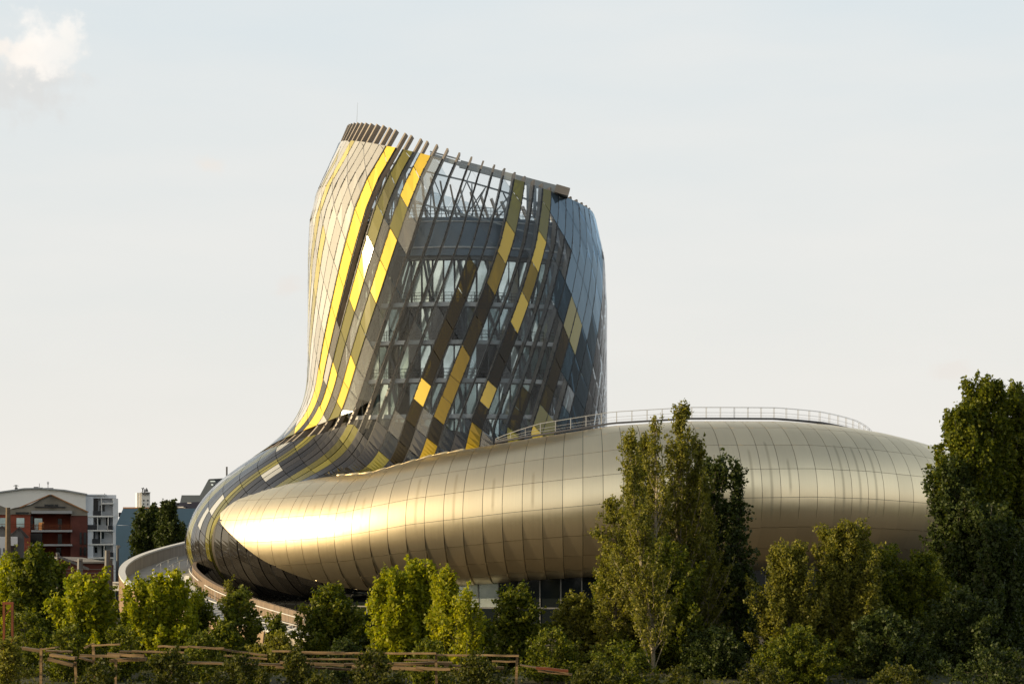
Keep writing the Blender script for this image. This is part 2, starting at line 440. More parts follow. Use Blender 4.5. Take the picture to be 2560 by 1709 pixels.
def surf(phi, d):
    """museum skin: d 0..1 tower, 1..2 flare, 2..3 over the ring to its underside"""
    phi = np.asarray(phi, float); d = np.asarray(d, float)
    phi, d = np.broadcast_arrays(phi, d)
    w = wrap(phi); a = np.radians(phi)
    zf = interp(w, ZFV_P, ZFV); zt = rim_z(phi)
    def tow(z):
        cx, rx = tower_c(z)
        return np.stack([cx + rx * np.sin(a), TY - 14.3 / 16.4 * rx * np.cos(a), z], -1)
    z = zt + (zf - zt) * np.minimum(d, 1)
    pt = tow(z)
    p0 = tow(zf)
    u = phi2u(w); al0 = interp(w, A0P, A0V)
    p3, n3 = ring_pt(u, al0)
    _, _, nx, ny, cz, h, ww = ring_frame(u); ar = np.radians(al0)
    tg = np.stack([nx * ww * -np.sin(ar), ny * ww * -np.sin(ar), h * np.cos(ar)], -1); tg /= np.linalg.norm(tg, axis=-1, keepdims=True)
    l1 = interp(w, ZFV_P, L1V)[..., None]; l2 = interp(w, ZFV_P, L2V)[..., None]
    p1 = p0 + np.array([0, 0, -1.0]) * l1; p2 = p3 + tg * l2
    t = np.clip(d - 1, 0, 1)[..., None]
    pb = p0 * (1 - t) ** 3 + 3 * p1 * t * (1 - t) ** 2 + 3 * p2 * t * t * (1 - t) + p3 * t ** 3
    al = al0 + (np.clip(d - 2, 0, 1)) * (-78 - al0)
    pr, _ = ring_pt(u, al)
    res = np.where((d <= 1)[..., None], pt, np.where((d <= 2)[..., None], pb, pr))
    return res
def surf_alpha(phi, d):
    w = wrap(phi); al0 = interp(w, A0P, A0V)
    return phi2u(w), al0 + np.clip(np.asarray(d) - 2, 0, 1) * (-78 - al0)
def snorm(phi, d):
    e = 1e-2
    a = surf(phi + 0.3, d) - surf(phi - 0.3, d); b = surf(phi, np.minimum(d + e, 3)) - surf(phi, np.maximum(d - e, 0))
    n = np.cross(b, a); n /= (np.linalg.norm(n, axis=-1, keepdims=True) + 1e-12)
    return n
def twist(phi0, d):
    """ribs slide to the left on the way down"""
    w = wrap(phi0)
    t1 = 33.0 * np.clip(d, 0, 1)
    fl = interp(w, [-180, -120, -60, -20, 20, 60, 180], [0, 4, 16, 22, 12, 4, 0])
    dd = np.clip(d - 1, 0, 1)
    return -(t1 + fl * (1 - (1 - dd) ** 1.5))
# tongue of champagne metal on the ring: top and bottom limits by ring angle u
TU = [-65.5, -65, -64, -62, -58, -50, -40, -30]
TT = [28, 32, 38, 47, 62, 88, 104, 125]
BU = [-65.5, -65, -63.5, -59, -53, -46, -37, -25, -15]
BT = [28, 24, 17, 4, -17, -38, -60, -72, -76]
def gold_top(u): return np.where(np.asarray(u) < -65.5, -999, interp(u, TU, TT))
def gold_bot(u): return interp(u, BU, BT)

museum = thing('museum_building', 'huge swirling museum with fluted glass tower rising from a rounded gold metal ring', 'museum')

# ---------------- champagne metal cladding
ALS = [125, 104, 84, 63, 41, 20, -1.5, -24, -42, -58, -76]
def ring_arc_edges(u0, u1, step):
    uu = np.linspace(u0, u1, 4000); p, _ = ring_pt(uu, 0.0)
    s = np.concatenate([[0], np.cumsum(np.linalg.norm(np.diff(p, axis=0), axis=1))])
    n = int(round(s[-1] / step)); return np.interp(np.linspace(0, s[-1], n + 1), s, uu)
UE = ring_arc_edges(-65.5, 262, 1.95)
def gold_panel_mesh(ri_, ci, ua, ub, a_hi, a_lo, nu=4, na=4, shingle=0.0, gap_u=0.012, gap_a=0.14):
    du = (ub - ua)
    us = np.linspace(ua + du * gap_u, ub - du * gap_u, nu + 1)
    if ua < -64.9 + 0.4: us[0] = ua
    fr = np.linspace(0, 1, nu + 1)
    top = np.minimum(a_hi - gap_a, gold_top(us)); bot = np.maximum(a_lo + gap_a, gold_bot(us))
    if np.all(top <= bot + 2.5): return None
    bot = np.minimum(bot, top)
    tt = np.linspace(0, 1, na + 1)
    A = top[None, :] + (bot - top)[None, :] * tt[:, None]
    U = np.broadcast_to(us[None, :], A.shape)
    sm_ = lambda v: np.clip(v, 0, 1) ** 2 * (3 - 2 * np.clip(v, 0, 1))
    sh = shingle * fr[None, :] * (sm_((-A - 8) / 26) * sm_((A + 80) / 14) if ri_ > 2 else np.ones_like(A))
    po, n = ring_pt(U, A, 0.06 + sh); pi, _ = ring_pt(U, A, 0.0)
    N1, N2 = A.shape
    verts = po.reshape(-1, 3).tolist(); norms = n.reshape(-1, 3).tolist()
    faces = []; uvs = []
    def q(i, j): return i * N2 + j
    for i in range(N1 - 1):
        for j in range(N2 - 1):
            faces.append((q(i, j), q(i + 1, j), q(i + 1, j + 1), q(i, j + 1)))
    uvv = [(ci + fr[j], A[i, j] / 180.0) for i in range(N1) for j in range(N2)]
    # rim skirt, own vertices
    loop = [(0, j) for j in range(N2)] + [(i, N2 - 1) for i in range(1, N1)] + [(N1 - 1, j) for j in range(N2 - 2, -1, -1)] + [(i, 0) for i in range(N1 - 2, 0, -1)]
    b = len(verts)
    for (i, j) in loop: verts.append(po[i, j].tolist()); uvv.append((ci + fr[j], A[i, j] / 180.0))
    for (i, j) in loop: verts.append((pi[i, j] - n[i, j] * 0.02).tolist()); uvv.append((ci + fr[j], A[i, j] / 180.0))
    m = len(loop)
    nface_o = len(faces)
    for k in range(m):
        faces.append((b + k, b + m + k, b + m + (k + 1) % m, b + (k + 1) % m))
    return verts, faces, uvv, norms, nface_o
def gold_obj(name, items, parent, stuff=False):
    V, F, UVv, NN, NF, SM = [], [], [], [], [], []
    for (v, f, uvv, nn, nfo) in items:
        b = len(V); V += v; F += [tuple(x + b for x in ff) for ff in f]; UVv += uvv
        SM += [k < nfo for k in range(len(f))]
        NN += nn + [(0, 0, 0)] * (len(v) - len(nn))
    me = bpy.data.meshes.new(name); me.from_pydata(V, [], F)
    me.polygons.foreach_set('use_smooth', SM)
    ul = me.uv_layers.new(name='UVMap')
    li = np.zeros(len(me.loops), dtype=np.int32); me.loops.foreach_get('vertex_index', li)
    ul.data.foreach_set('uv', np.array(UVv)[li].ravel())
    me.update()
    me.normals_split_custom_set_from_vertices([tuple(x) for x in NN])
    me.materials.append(MATS['champagne_metal'])
    o = bpy.data.objects.new(name, me); COL.objects.link(o); o.parent = parent
    if stuff: o['kind'] = 'stuff'
    return o
cand = []; rest = []
for ci in range(len(UE) - 1):
    ua, ub = UE[ci], UE[ci + 1]
    um = (ua + ub) / 2
    front = um < 82
    for ri in range(len(ALS) - 1):
        hi, lo = ALS[ri], ALS[ri + 1]
        shg = 0.0
        if lo < 0 and um > -46 and um < 75: shg = 0.24 * min(1, (um + 46) / 20)
        if ri <= 1 and um < -22: shg = 0.16
        r_ = gold_panel_mesh(ri, ci, ua, ub, hi, lo, nu=3 if front else 2, na=3 if front else 2, shingle=shg)
        if r_ is None: continue
        vis = front and 1 <= ri
        (cand if vis else rest).append((um, hi - lo, ri, r_))
cand.sort(key=lambda t: (0 if t[2] in (3, 4, 5, 6, 7) else 1, abs(t[0] - 5)))
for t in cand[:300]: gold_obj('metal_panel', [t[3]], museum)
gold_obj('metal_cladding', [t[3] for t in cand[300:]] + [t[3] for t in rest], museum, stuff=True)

# ---------------- glass panels
rib_x = [867, 874, 882, 892, 903, 916, 931, 948, 966, 985, 1005, 1026, 1046, 1068, 1089, 1120, 1151, 1182, 1212, 1241, 1267, 1293, 1318, 1341, 1362, 1382, 1400, 1417, 1433, 1448, 1461, 1472, 1480, 1486]
def px_of(p):
    s = FPX / (p[..., 1] + CAMD); return 1280 + p[..., 0] * s, HOR - (p[..., 2] - CAMZ) * s
_pt = np.linspace(-89, 89, 1800)
_rp = surf(_pt, np.zeros_like(_pt)); _rx, _ry = px_of(_rp)
PHI = [float(np.interp(x - float(np.interp(x, [867, 1000, 1150, 1350, 1486], [14, 19, 13, 5, 1])), _rx, _pt)) for x in rib_x]
PHI[0] = max(PHI[0], -84.0)
for i in range(1, len(PHI)): PHI[i] = max(PHI[i], PHI[i - 1] + 2.2)
for i_, d_ in ((9, -.5), (10, .9), (11, -.2), (12, .8), (13, -.2), (14, .6)): PHI[i_] += d_   # the yellow strips are the wider ones
nfront = len(PHI)
nb = 40
back0, back1 = PHI[-1], PHI[0] + 360
bk = np.linspace(back0, back1, nb + 1)[1:-1]
PHI += [float(x) for x in bk]
NR = len(PHI)

DS = np.linspace(0, 3, 1201)
def line_table(phi0):
    ph = phi0 + twist(phi0, DS)
    p = surf(ph, DS)
    seg = np.concatenate([[0], np.cumsum(np.linalg.norm(np.diff(p, axis=0), axis=1))])
    hh = (54.0 - float(rim_z(phi0))) + seg
    u, al = surf_alpha(ph, DS)
    ring = DS > 2.0
    g = ring & (u > -65.4) & (al < gold_top(u)) & (al > gold_bot(u))
    # the flare never runs on below metal once it has reached it
    return dict(phi0=phi0, ph=ph, p=p, hh=hh, gold=g, u=u, al=al)
def Qh(hh): return np.where(hh < 29, hh / 3.45, 29 / 3.45 + np.minimum(hh - 29, 26) / 2.3 + np.maximum(hh - 55, 0) / 3.0)
def row_d(tab, q):
    """d at which row coordinate q falls on this line"""
    qq = Qh(tab['hh']) - 0.092 * wrap(tab['phi0'])
    return float(np.interp(q, qq, DS)), qq[0], qq[-1]
# slit between the upper and lower shells, by line azimuth at the rim -> centre (in d) and half width
SL_P = [-75, -44, -38, -20, -11, -3, 4, 8, 12]
SL_D = [1.62, 1.54, 1.45, 1.37, 1.29, 1.20, 1.08, 0.97, 0.85]
SL_W = [.015, .02, .035, .045, .055, .05, .04, .015, .005]
def slit(phi0, force=False):
    w = float(wrap(phi0))
    if not force and (w < -75 or w > 9): return None
    c = float(interp(w, SL_P, SL_D)); h = float(interp(w, SL_P, SL_W))
    return (c - h, c + h)
def panel_geo(t0, t1, d00, d01, d10, d11, nseg, thick=0.045, off=0.0, tilt=0.0):
    """t0,t1 line tables; d00..d01 range on line0, d10..d11 on line1"""
    def get(t, d):
        ph = t['phi0'] + twist(t['phi0'], np.asarray(d)); return surf(ph, d), snorm(ph, d)
    a, na_ = get(t0, np.linspace(d00, d01, nseg + 1)); b, nb_ = get(t1, np.linspace(d10, d11, nseg + 1))
    a = a + na_ * (off - tilt); b = b + nb_ * (off + tilt)
    ai = a - na_ * thick; bi = b - nb_ * thick
    n = nseg + 1
    v = np.concatenate([a, b, ai, bi]).tolist()
    f = []
    for i in range(nseg):
        f.append((i, i + 1, n + i + 1, n + i)); f.append((2 * n + i, 3 * n + i, 3 * n + i + 1, 2 * n + i + 1))
        f.append((i, 2 * n + i, 2 * n + i + 1, i + 1)); f.append((n + i, n + i + 1, 3 * n + i + 1, 3 * n + i))
    f.append((0, n, 3 * n, 2 * n)); f.append((n - 1, 3 * n - 1, 4 * n - 1, 2 * n - 1))
    area = np.linalg.norm(a[-1] - a[0]) * np.linalg.norm(a[0] - b[0])
    c = (a.mean(0) + b.mean(0)) / 2; nn = na_.mean(0)
    return v, f, area, c, nn

# fine gold clamp: segments of a line that are glass
def glass_spans(tab, has_slit):
    ok = ~tab['gold']
    s = slit(tab['phi0'], True) if has_slit else None
    if s: ok &= ~((DS > s[0]) & (DS < s[1]))
    if abs(wrap(tab['phi0'])) > 0:
        # lines whose lower run lies inside the metal never come out under it except at the nose
        pass
    spans = []; i = 0; n = len(DS)
    while i < n:
        if ok[i]:
            j = i
            while j + 1 < n and ok[j + 1]: j += 1
            if DS[j] - DS[i] > 0.01: spans.append((DS[i], DS[j]))
            i = j + 1
        else: i += 1
    return spans

YELLOW = {9: 'YYYYYYYYYYYYYYY', 11: 'OOOYYOOYYYYOYYOO', 13: 'YYOYYOOYYOYOYYO', 3: 'LLLLLLLLOOOO', 21: 'OOYAaaAAAaAAOOa', 24: 'OOYAYaaYaAAAOOa', 19: '...aaaaYaaaaO', 29: '....LaaaOY', 30: '....L...O', 5: '...LLLLOO', 1: '.L..LLOO', 27: '.......aaO'}
def kind_of(k, r, phi, d, c):
    w = float(wrap(phi))
    rr = random.Random(k * 131 + r * 17); rk = random.Random(k * 977)
    if k >= nfront - 1: return 'smoke_glass' if d < 2 else 'dark_glass'
    lower = d > 1.3 and w < -28
    if k in YELLOW and not lower:
        s = YELLOW[k]; ch = s[min(r, len(s) - 1)] if r >= 0 else s[0]
        if d < 1.7 and ch != '.':
            return {'Y': 'yellow_glass', 'O': 'olive_glass', 'A': 'lit_amber_glass', 'a': 'amber_glass', 'L': 'pale_yellow_glass'}[ch]
    if lower:
        # lower shell: long runs of olive and charcoal with pale printed pairs, dark below the bulb's equator
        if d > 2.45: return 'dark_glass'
        g_ = (k + 3 * (r // 2)) % 6
        if g_ in (0, 3): return 'olive_glass'
        if (k * 4 + r * 7) % 13 == 0: return 'white_glass'
        return 'dark_glass'
    if d > 1.12 and w >= -28:
        return ('dark_glass' if (k + r) % 3 == 0 else 'smoke_glass') if rr.random() < .8 else 'haze_glass'
    if k <= 8 and d <= 1.6:
        return 'fritted_glass' if rr.random() < 0.94 else 'white_glass'
    if k <= 14:
        if k <= 12 and d > .35: return 'fritted_glass' if rr.random() < .25 else 'haze_glass'
        return 'haze_glass' if (k + r // 3) % 3 else 'smoke_glass'
    if w > 40 + 8 * rr.random(): return 'edge_glass' if d < .30 + (w - 40) / 45 * .5 else 'deep_glass'  # diagonal change from sky to dark reflection, put in as two glass colours
    return 'clear_glass' if rr.random() < 0.75 else 'smoke_glass'
glass_mat('pale_yellow_glass', (0.80, 0.74, 0.32), (0.66, 0.58, 0.20), 0.6, vary=0.14, rough=0.1, fres=0.2)

PNAME = {'clear_glass': 'glass_panel', 'smoke_glass': 'glass_panel', 'dark_glass': 'dark_glass_panel', 'edge_glass': 'glass_panel', 'fritted_glass': 'fritted_glass_panel', 'white_glass': 'fritted_glass_panel',
         'yellow_glass': 'yellow_glass_panel', 'amber_glass': 'amber_glass_panel', 'lit_amber_glass': 'amber_glass_panel', 'haze_glass': 'glass_panel', 'deep_glass': 'glass_panel', 'olive_glass': 'olive_glass_panel', 'pale_yellow_glass': 'olive_glass_panel'}
TABS = {}
def tab_at(phi0):
    if phi0 not in TABS: TABS[phi0] = line_table(phi0)
    return TABS[phi0]
panels = []
rib_tabs = []
OPEN = {10: 0.78}        # a strip left unglazed over its upper run
def qof(t, d): return float(Qh(np.interp(d, DS, t['hh'])) - 0.092 * wrap(t['phi0']))
def do_strip(k, pa, pb, hs, dlo, dhi, sub):
    wdt = pb - pa
    g0 = min(0.09, 0.16 / wdt)
    t0, t1 = line_table(pa + wdt * g0), line_table(pb - wdt * g0)
    s0, s1 = glass_spans(t0, hs), glass_spans(t1, hs)
    rowbase = math.floor(qof(t0, 0))
    for si in range(min(len(s0), len(s1))):
        a0, a1 = s0[si]; b0, b1 = s1[si]
        if hs:                       # upper shell / lower shell
            if sub and si == 0: continue
            if not sub and si > 0: continue
        elif dhi < 3 or dlo > 0:
            a0, a1, b0, b1 = max(a0, dlo), min(a1, dhi), max(b0, dlo), min(b1, dhi)
            if a1 - a0 < .02 or b1 - b0 < .02: continue
        qlo = math.floor(min(qof(t0, a0), qof(t1, b0))); qhi = math.ceil(max(qof(t0, a1), qof(t1, b1)))
        for q in range(int(qlo), int(qhi) + 1):
            e = 0.012
            d00 = np.clip(row_d(t0, q + e)[0], a0, a1); d01 = np.clip(row_d(t0, q + 1 - e)[0], a0, a1)
            d10 = np.clip(row_d(t1, q + e)[0], b0, b1); d11 = np.clip(row_d(t1, q + 1 - e)[0], b0, b1)
            if (d01 - d00) < 0.012 and (d11 - d10) < 0.012: continue
            dm = (d00 + d01 + d10 + d11) / 4
            if k in OPEN and dm < OPEN[k]: continue
            phm = (pa + pb) / 2 + float(twist(pa, dm))
            nseg = 2 if dm < 1 else (3 if dm < 1.5 else 6)
            til = 0.0
            if dm < 1.3 and not sub: til = random.uniform(-0.012, 0.02)
            if -60 < wrap(phm) < -20 and dm < 1.2 and k in (9, 11, 13): til = 0.07
            v, f, area, c, nn = panel_geo(t0, t1, d00, d01, d10, d11, nseg, off=0.02, tilt=til)
            kd = kind_of(k, q - rowbase, phm, dm, c)
            vdir = np.array([0, -CAMD, CAMZ]) - c; vdir /= np.linalg.norm(vdir)
            vis = float(np.dot(nn, vdir))
            panels.append((kd, v, f, area * max(vis, 0), vis))
for k in range(NR):
    pa = PHI[k]; pb = PHI[k + 1] if k + 1 < NR else PHI[0] + 360
    w_ = float(wrap((pa + pb) / 2)); hs = slit((pa + pb) / 2) is not None
    leftside = w_ < -75
    if hs or leftside:
        do_strip(k, pa, pb, hs, 0, 1.5, False)
        ns = 3 if (w_ < -20 or leftside) else 2
        for j in range(ns): do_strip(k, pa + (pb - pa) * j / ns, pa + (pb - pa) * (j + 1) / ns, hs, 1.5, 3.0, True)
    else: do_strip(k, pa, pb, hs, 0, 3.0, False)
bykind = {}
for p_ in panels: bykind.setdefault(PNAME[p_[0]], []).append(p_)
restp = {}
for nm, lst in bykind.items():
    lst.sort(key=lambda t: -t[3])
    for i, (kd, v, f, a, vis) in enumerate(lst):
        if i < 300 and vis > 0.02:
            mb = MB(); mb.add(v, f); mb.build(nm, kd, museum)
        else: restp.setdefault(kd, []).append((v, f))
for kd, lst in restp.items():
    mb = MB()
    for v, f in lst: mb.add(v, f)
    o = mb.build('glass_cladding', kd, museum); o['kind'] = 'stuff'

# ---------------- ribs, joint seals
def rib_mesh(phi0, kidx):
    tabp = phi0
    s = DS[(DS <= 2.0)][::12]
    ph = phi0 + twist(phi0, s)
    p = surf(ph, s); n = snorm(ph, s)
    # extend above the rim
    ext = float(interp(wrap(phi0), [-180, -90, -40, 0, 50, 90, 180], [1.6, 2.2, 2.3, 1.3, 0.45, 0.4, 1.6]))
    dirn = p[0] - p[1]; dirn /= np.linalg.norm(dirn)
    p = np.vstack([p[0] + dirn * ext, p]); n = np.vstack([n[0], n])
    out_, in_ = -0.09, -0.72
    wd = 0.095
    mb = MB(); rows = []
    for i in range(len(p)):
        t = p[min(i + 1, len(p) - 1)] - p[max(i - 1, 0)]; t /= np.linalg.norm(t)
        sd_ = np.cross(t, n[i]); sd_ /= np.linalg.norm(sd_)
        o_ = out_ + (0.14 if i == 0 else 0.0)
        rows.append([p[i] + n[i] * out_ - sd_ * wd, p[i] + n[i] * out_ + sd_ * wd, p[i] + n[i] * in_ + sd_ * wd, p[i] + n[i] * in_ - sd_ * wd])
    mb.strip(rows, closed=True)
    mb.add(rows[0], [(0, 1, 2, 3)]); mb.add(rows[-1], [(3, 2, 1, 0)])
    return mb
def seal_mesh(phi0):
    mb = MB(); s = DS[::15]
    ph = phi0 + twist(phi0, s); p = surf(ph, s); n = snorm(ph, s)
    u, al = surf_alpha(ph, s); gld = (s > 2) & (u > -65.4) & (al < gold_top(u)) & (al > gold_bot(u))
    sl = slit(phi0)
    if sl: gld |= (s > sl[0]) & (s < sl[1])
    run = []
    parts_ = []
    def flush():
        nonlocal mb
        if len(run) > 1: mb.strip(run, closed=True); parts_.append(mb); mb = MB()
        run.clear()
    wd = 0.06
    for i in range(len(p)):
        if gld[i]: flush(); continue
        t = p[min(i + 1, len(p) - 1)] - p[max(i - 1, 0)]; t /= (np.linalg.norm(t) + 1e-9)
        sd_ = np.cross(t, n[i]); sd_ /= np.linalg.norm(sd_)
        a, b = -0.06, 0.015
        run.append([p[i] + n[i] * b - sd_ * wd, p[i] + n[i] * b + sd_ * wd, p[i] + n[i] * a + sd_ * wd, p[i] + n[i] * a - sd_ * wd])
    flush()
    mb = MB(); parts_.append(mb)
    # small clamp brackets along the joint
    for d in np.arange(0.03, 1.3, 0.034):
        ph1 = phi0 + float(twist(phi0, d)); q = surf(ph1, d); nn = snorm(ph1, np.array(d)); q2 = surf(phi0 + float(twist(phi0, d + .004)), d + .004)
        t = q2 - q; t /= np.linalg.norm(t); sd_ = np.cross(t, nn)
        mb.beam(q + nn * -0.03 - sd_ * 0.10 - t * 0.06, q + nn * -0.03 + sd_ * 0.10 - t * 0.06, 0.12, 0.10, up=nn)
    return parts_
for k in range(NR):
    rib_mesh(PHI[k], k).build('rib', 'rib_steel', museum)
    if k <= nfront: 
        mbs = seal_mesh(PHI[k])
        for mm_ in mbs[:-1]: mm_.build('joint_seal', 'joint_black', museum)
        brk = mbs[-1].build('clamp_brackets', 'joint_black', museum); brk['kind'] = 'stuff'

# ---------------- dark lining behind the lower shell
def lining():
    mb = MB(); rows = []
    phs = np.linspace(-180, 180, 145)
    for d in np.linspace(1.18, 3.0, 34):
        p = surf(phs, np.full_like(phs, d)); n = snorm(phs, np.full_like(phs, d))
        # stays behind glass; deep near the tower, shallow round the bulb
        off = -1.1 if d < 1.5 else (-1.1 + (d - 1.5) * 1.4 if d < 2 else -0.4)
        rows.append((p + n * off).tolist())
    mb.strip(rows)
    return mb.build('inner_lining', 'dark_lining', museum)
lining()
# ring body under the cladding + soffit
mb = MB(); rows = []
uu = np.linspace(-180, 180, 181)
for al in np.linspace(250, -115, 40):
    p, n = ring_pt(uu, np.full_like(uu, al), -0.10 if al > -78 else -0.30)
    keep = p
    rows.append(keep.tolist())
# full closed tube, inset
mb = MB()
rows = []
for al in np.linspace(-180, 180, 49):
    inset = -0.14
    if al < -75 and al > -120: inset = -0.25
    p, n = ring_pt(uu, np.full_like(uu, al), np.full_like(uu, inset))
    # inside the tower foot the tube is not visible
    rows.append(p.tolist())
mb.strip(rows)
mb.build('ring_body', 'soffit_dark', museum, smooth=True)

# ---------------- ground floor glazing under the ring
mbp = []
us = ring_arc_edges(-78, 75, 2.3)
flr_m = MB()
for i in range(len(us) - 1):
    p0, _ = ring_pt(us[i], -82.0, -1.6); p1, _ = ring_pt(us[i + 1], -82.0, -1.6)
    x0, y0, nx, ny, cz, h, w = ring_frame(us[i]); x1, y1, nx1, ny1, cz1, h1, w1 = ring_frame(us[i + 1])
    A = Vector((x0 + nx * 1.0, y0 + ny * 1.0, 0)); B = Vector((x1 + nx1 * 1.0, y1 + ny1 * 1.0, 0))
    top = min(cz - h, cz1 - h1) + 0.4
    for za, zb in ((0.15, 2.45), (2.6, max(top, 2.9))):
        mb = MB(); a = A + (B - A) * 0.03; b = A + (B - A) * 0.97
        mb.beam(a + Vector((0, 0, (za + zb) / 2)), b + Vector((0, 0, (za + zb) / 2)), 0.06, zb - za)
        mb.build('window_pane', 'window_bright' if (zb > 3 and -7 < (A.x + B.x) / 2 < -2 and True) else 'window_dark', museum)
    flr_m.beam(A, A + Vector((0, 0, top + .3)), 0.12, 0.16, up=(nx, ny, 0))
    flr_m.beam(A + Vector((0, 0, 2.52)), B + Vector((0, 0, 2.52)), 0.14, 0.12)
flr_m.build('window_mullions', 'column_grey', museum)

# ---------------- inner tower drum with floors
def drum(phi, z, inset=1.5):
    cx, rx = tower_c(np.minimum(z, 42.7)); a = math.radians(phi)
    r = rx - inset
    return Vector((float(cx + r * math.sin(a)), float(TY - (14.3 / 16.4 * rx - inset) * math.cos(a)), float(z)))
def ring_band(z0, z1, in0, in1, name, mat, n=96, lab=None):
    mb = MB(); rows = []
    for i in range(n + 1):
        ph = -180 + 360 * i / n
        rows.append([drum(ph, z0, in0), drum(ph, z1, in0), drum(ph, z1, in1), drum(ph, z0, in1)])
    mb.strip(rows, closed=True)
    return mb.build(name, mat, museum)
ring_band(38.7, 42.7, 1.5, 2.6, 'roof_parapet', 'cladding_blue')
ring_band(39.45, 39.62, 1.38, 1.6, 'parapet_trim', 'slab_grey')
ring_band(42.2, 42.32, 1.38, 1.6, 'parapet_trim', 'slab_grey')
ring_band(42.0, 42.2, 2.6, 9.0, 'roof_slab', 'slab_grey')
ring_band(38.3, 38.72, 1.9, 7.5, 'floor_slab', 'column_grey')
FL = [33.35, 29.45, 25.5, 21.8, 18.5]
for z in FL:
    ring_band(z, z + 0.42, 0.85, 7.5, 'floor_slab', 'slab_grey')
tops = [38.3] + FL[:-1]
mul = MB()
for fi, z0 in enumerate(FL):
    z1 = tops[fi]; zb = z0 + 0.42
    ins = 2.4 if fi == 0 else 2.0
    n = 76
    for i in range(n):
        ph0 = -180 + 360 * i / n; ph1 = ph0 + 360 / n
        pm = (ph0 + ph1) / 2
        rr = random.random()
        mat = 'window_bright' if rr < (0.62 if fi == 0 else 0.42) else ('window_glass' if rr < 0.70 else 'window_dark')
        if abs(pm) < 92:
            A = drum(ph0 + .35, zb, ins); B = drum(ph1 - .35, zb, ins)
            if rr > 0.93: continue
            mb = MB(); H = z1 - zb; mid = Vector((0, 0, H / 2))
            yaw = random.uniform(-0.10, 0.10)
            d_ = (A - drum(ph0, zb, ins + 1)).normalized()
            mb.beam(A + mid + d_ * yaw, B + mid - d_ * yaw, 0.05, H * 0.97)
            mb.build('window_pane', mat, museum) if len([1]) else None
        mul.beam(drum(ph0, zb, ins - 0.05), drum(ph0, z1, ins - 0.05), 0.11, 0.16, up=(0, 1, 0))
    # slanting columns
    for i in range(0, n, 3):
        ph0 = -180 + 360 * i / n
        dl = random.choice((-5.5, -3, 3, 5.5))
        mul.beam(drum(ph0, zb, 1.75), drum(ph0 + dl, z1, 1.75), 0.26, 0.26, up=(0, 1, 0))
mul.build('window_mullions', 'mullion_dark', museum)
rail = MB()
for z, ins in ((FL[0] + 0.42, 1.3), (FL[1] + .42, 1.3), (FL[2] + .42, 1.3), (42.7, 1.7)):
    for dz in (0.35, 0.7, 1.05):
        rail.tube([drum(-100 + i * 4, z + dz, ins) for i in range(51)], 0.03, 4)
    for i in range(67):
        rail.beam(drum(-100 + i * 3, z, ins), drum(-100 + i * 3, z + 1.08, ins), 0.05, 0.05)
rail.build('balcony_railing', 'mullion_dark', museum)
# core
mb = MB(); rows = []
for i in range(49):
    ph = -180 + 7.5 * i
    rows.append([drum(ph, 17, 7.0), drum(ph, 42.0, 7.0)])
mb.strip(rows); mb.build('core_wall', 'dark_lining', museum)

# ---------------- rim steelwork seen against the sky
st = MB()
for k in range(0, NR, 1):
    # ring beam joining ribs at two levels
    pass
for lev, wd, hh_ in ((0.055, 0.16, 0.16), (0.20, 0.12, 0.12)):
    prev = None
    for ph in np.linspace(-180, 180, 73):
        p = surf(ph, lev); n = snorm(ph, np.array(lev)); q = Vector((p - n * 0.75).tolist())
        if prev is not None: st.beam(prev, q, wd, hh_)
        prev = q
for i, ph in enumerate(np.linspace(-180, 180, 49)[:-1]):
    p = surf(ph, 0.06); n = snorm(ph, np.array(0.06)); q = Vector((p - n * 0.75).tolist())
    dph = 7 if i % 2 else -7
    b = drum(ph + dph, 42.6, 2.0); st.beam(q, b, 0.11, 0.11)
    if i % 2 == 0:
        b2 = drum(ph - 10, 42.6, 4.5); st.beam(q, b2, 0.09, 0.09)
for ph in np.arange(-170, 180, 20):
    st.beam(drum(ph, 42.6, 3.0), drum(ph, 46.5, 3.6), 0.13, 0.13, up=(0, 1, 0))
st.build('steel_bracing', 'steel_grey', museum)
# window cleaning gantry: long boom under the rim line, mast, box
A = P(1075, 392, -6); B = P(1375, 474, -9)
cr = MB()
for dz in (0.0, ):
    cr.beam(P(1075, 388, -7), P(1150, 410, -7), 0.3, 0.45)
    cr.beam(P(1075, 379, -7), P(1150, 399, -7), 0.12, 0.16)
    cr.beam(P(1150, 410, -7), P(1395, 474, -7), 0.4, 0.78)
cr.build('gantry_boom', 'steel_grey', museum)
m_ = MB(); m_.beam(P(1322, 455, -7), P(1322, 545, -7), 0.5, 0.5, up=(0, 1, 0)); m_.beam(P(1337, 455, -7), P(1337, 545, -7), 0.35, 0.35, up=(0, 1, 0))
m_.beam(P(1180, 420, -7), P(1130, 545, -7), 0.12, 0.12); m_.beam(P(1300, 460, -7), P(1225, 545, -7), 0.14, 0.14); m_.beam(P(1310, 466, -7), P(1245, 545, -7), 0.1, 0.1)
m_.build('gantry_mast', 'steel_grey', museum)
m_ = MB(); pa = P(1392, 470, -8); pb = P(1422, 496, -8)
m_.beam(P(1388, 474, -8.5), P(1422, 484, -8.5), 2.2, 0.85)
m_.build('gantry_counterweight', 'rib_steel', museum)
m_ = MB(); m_.tube([P(892, 306, 4), P(894, 256, 4)], [0.022, 0.008], 5); m_.build('lightning_rod', 'steel_grey', museum)

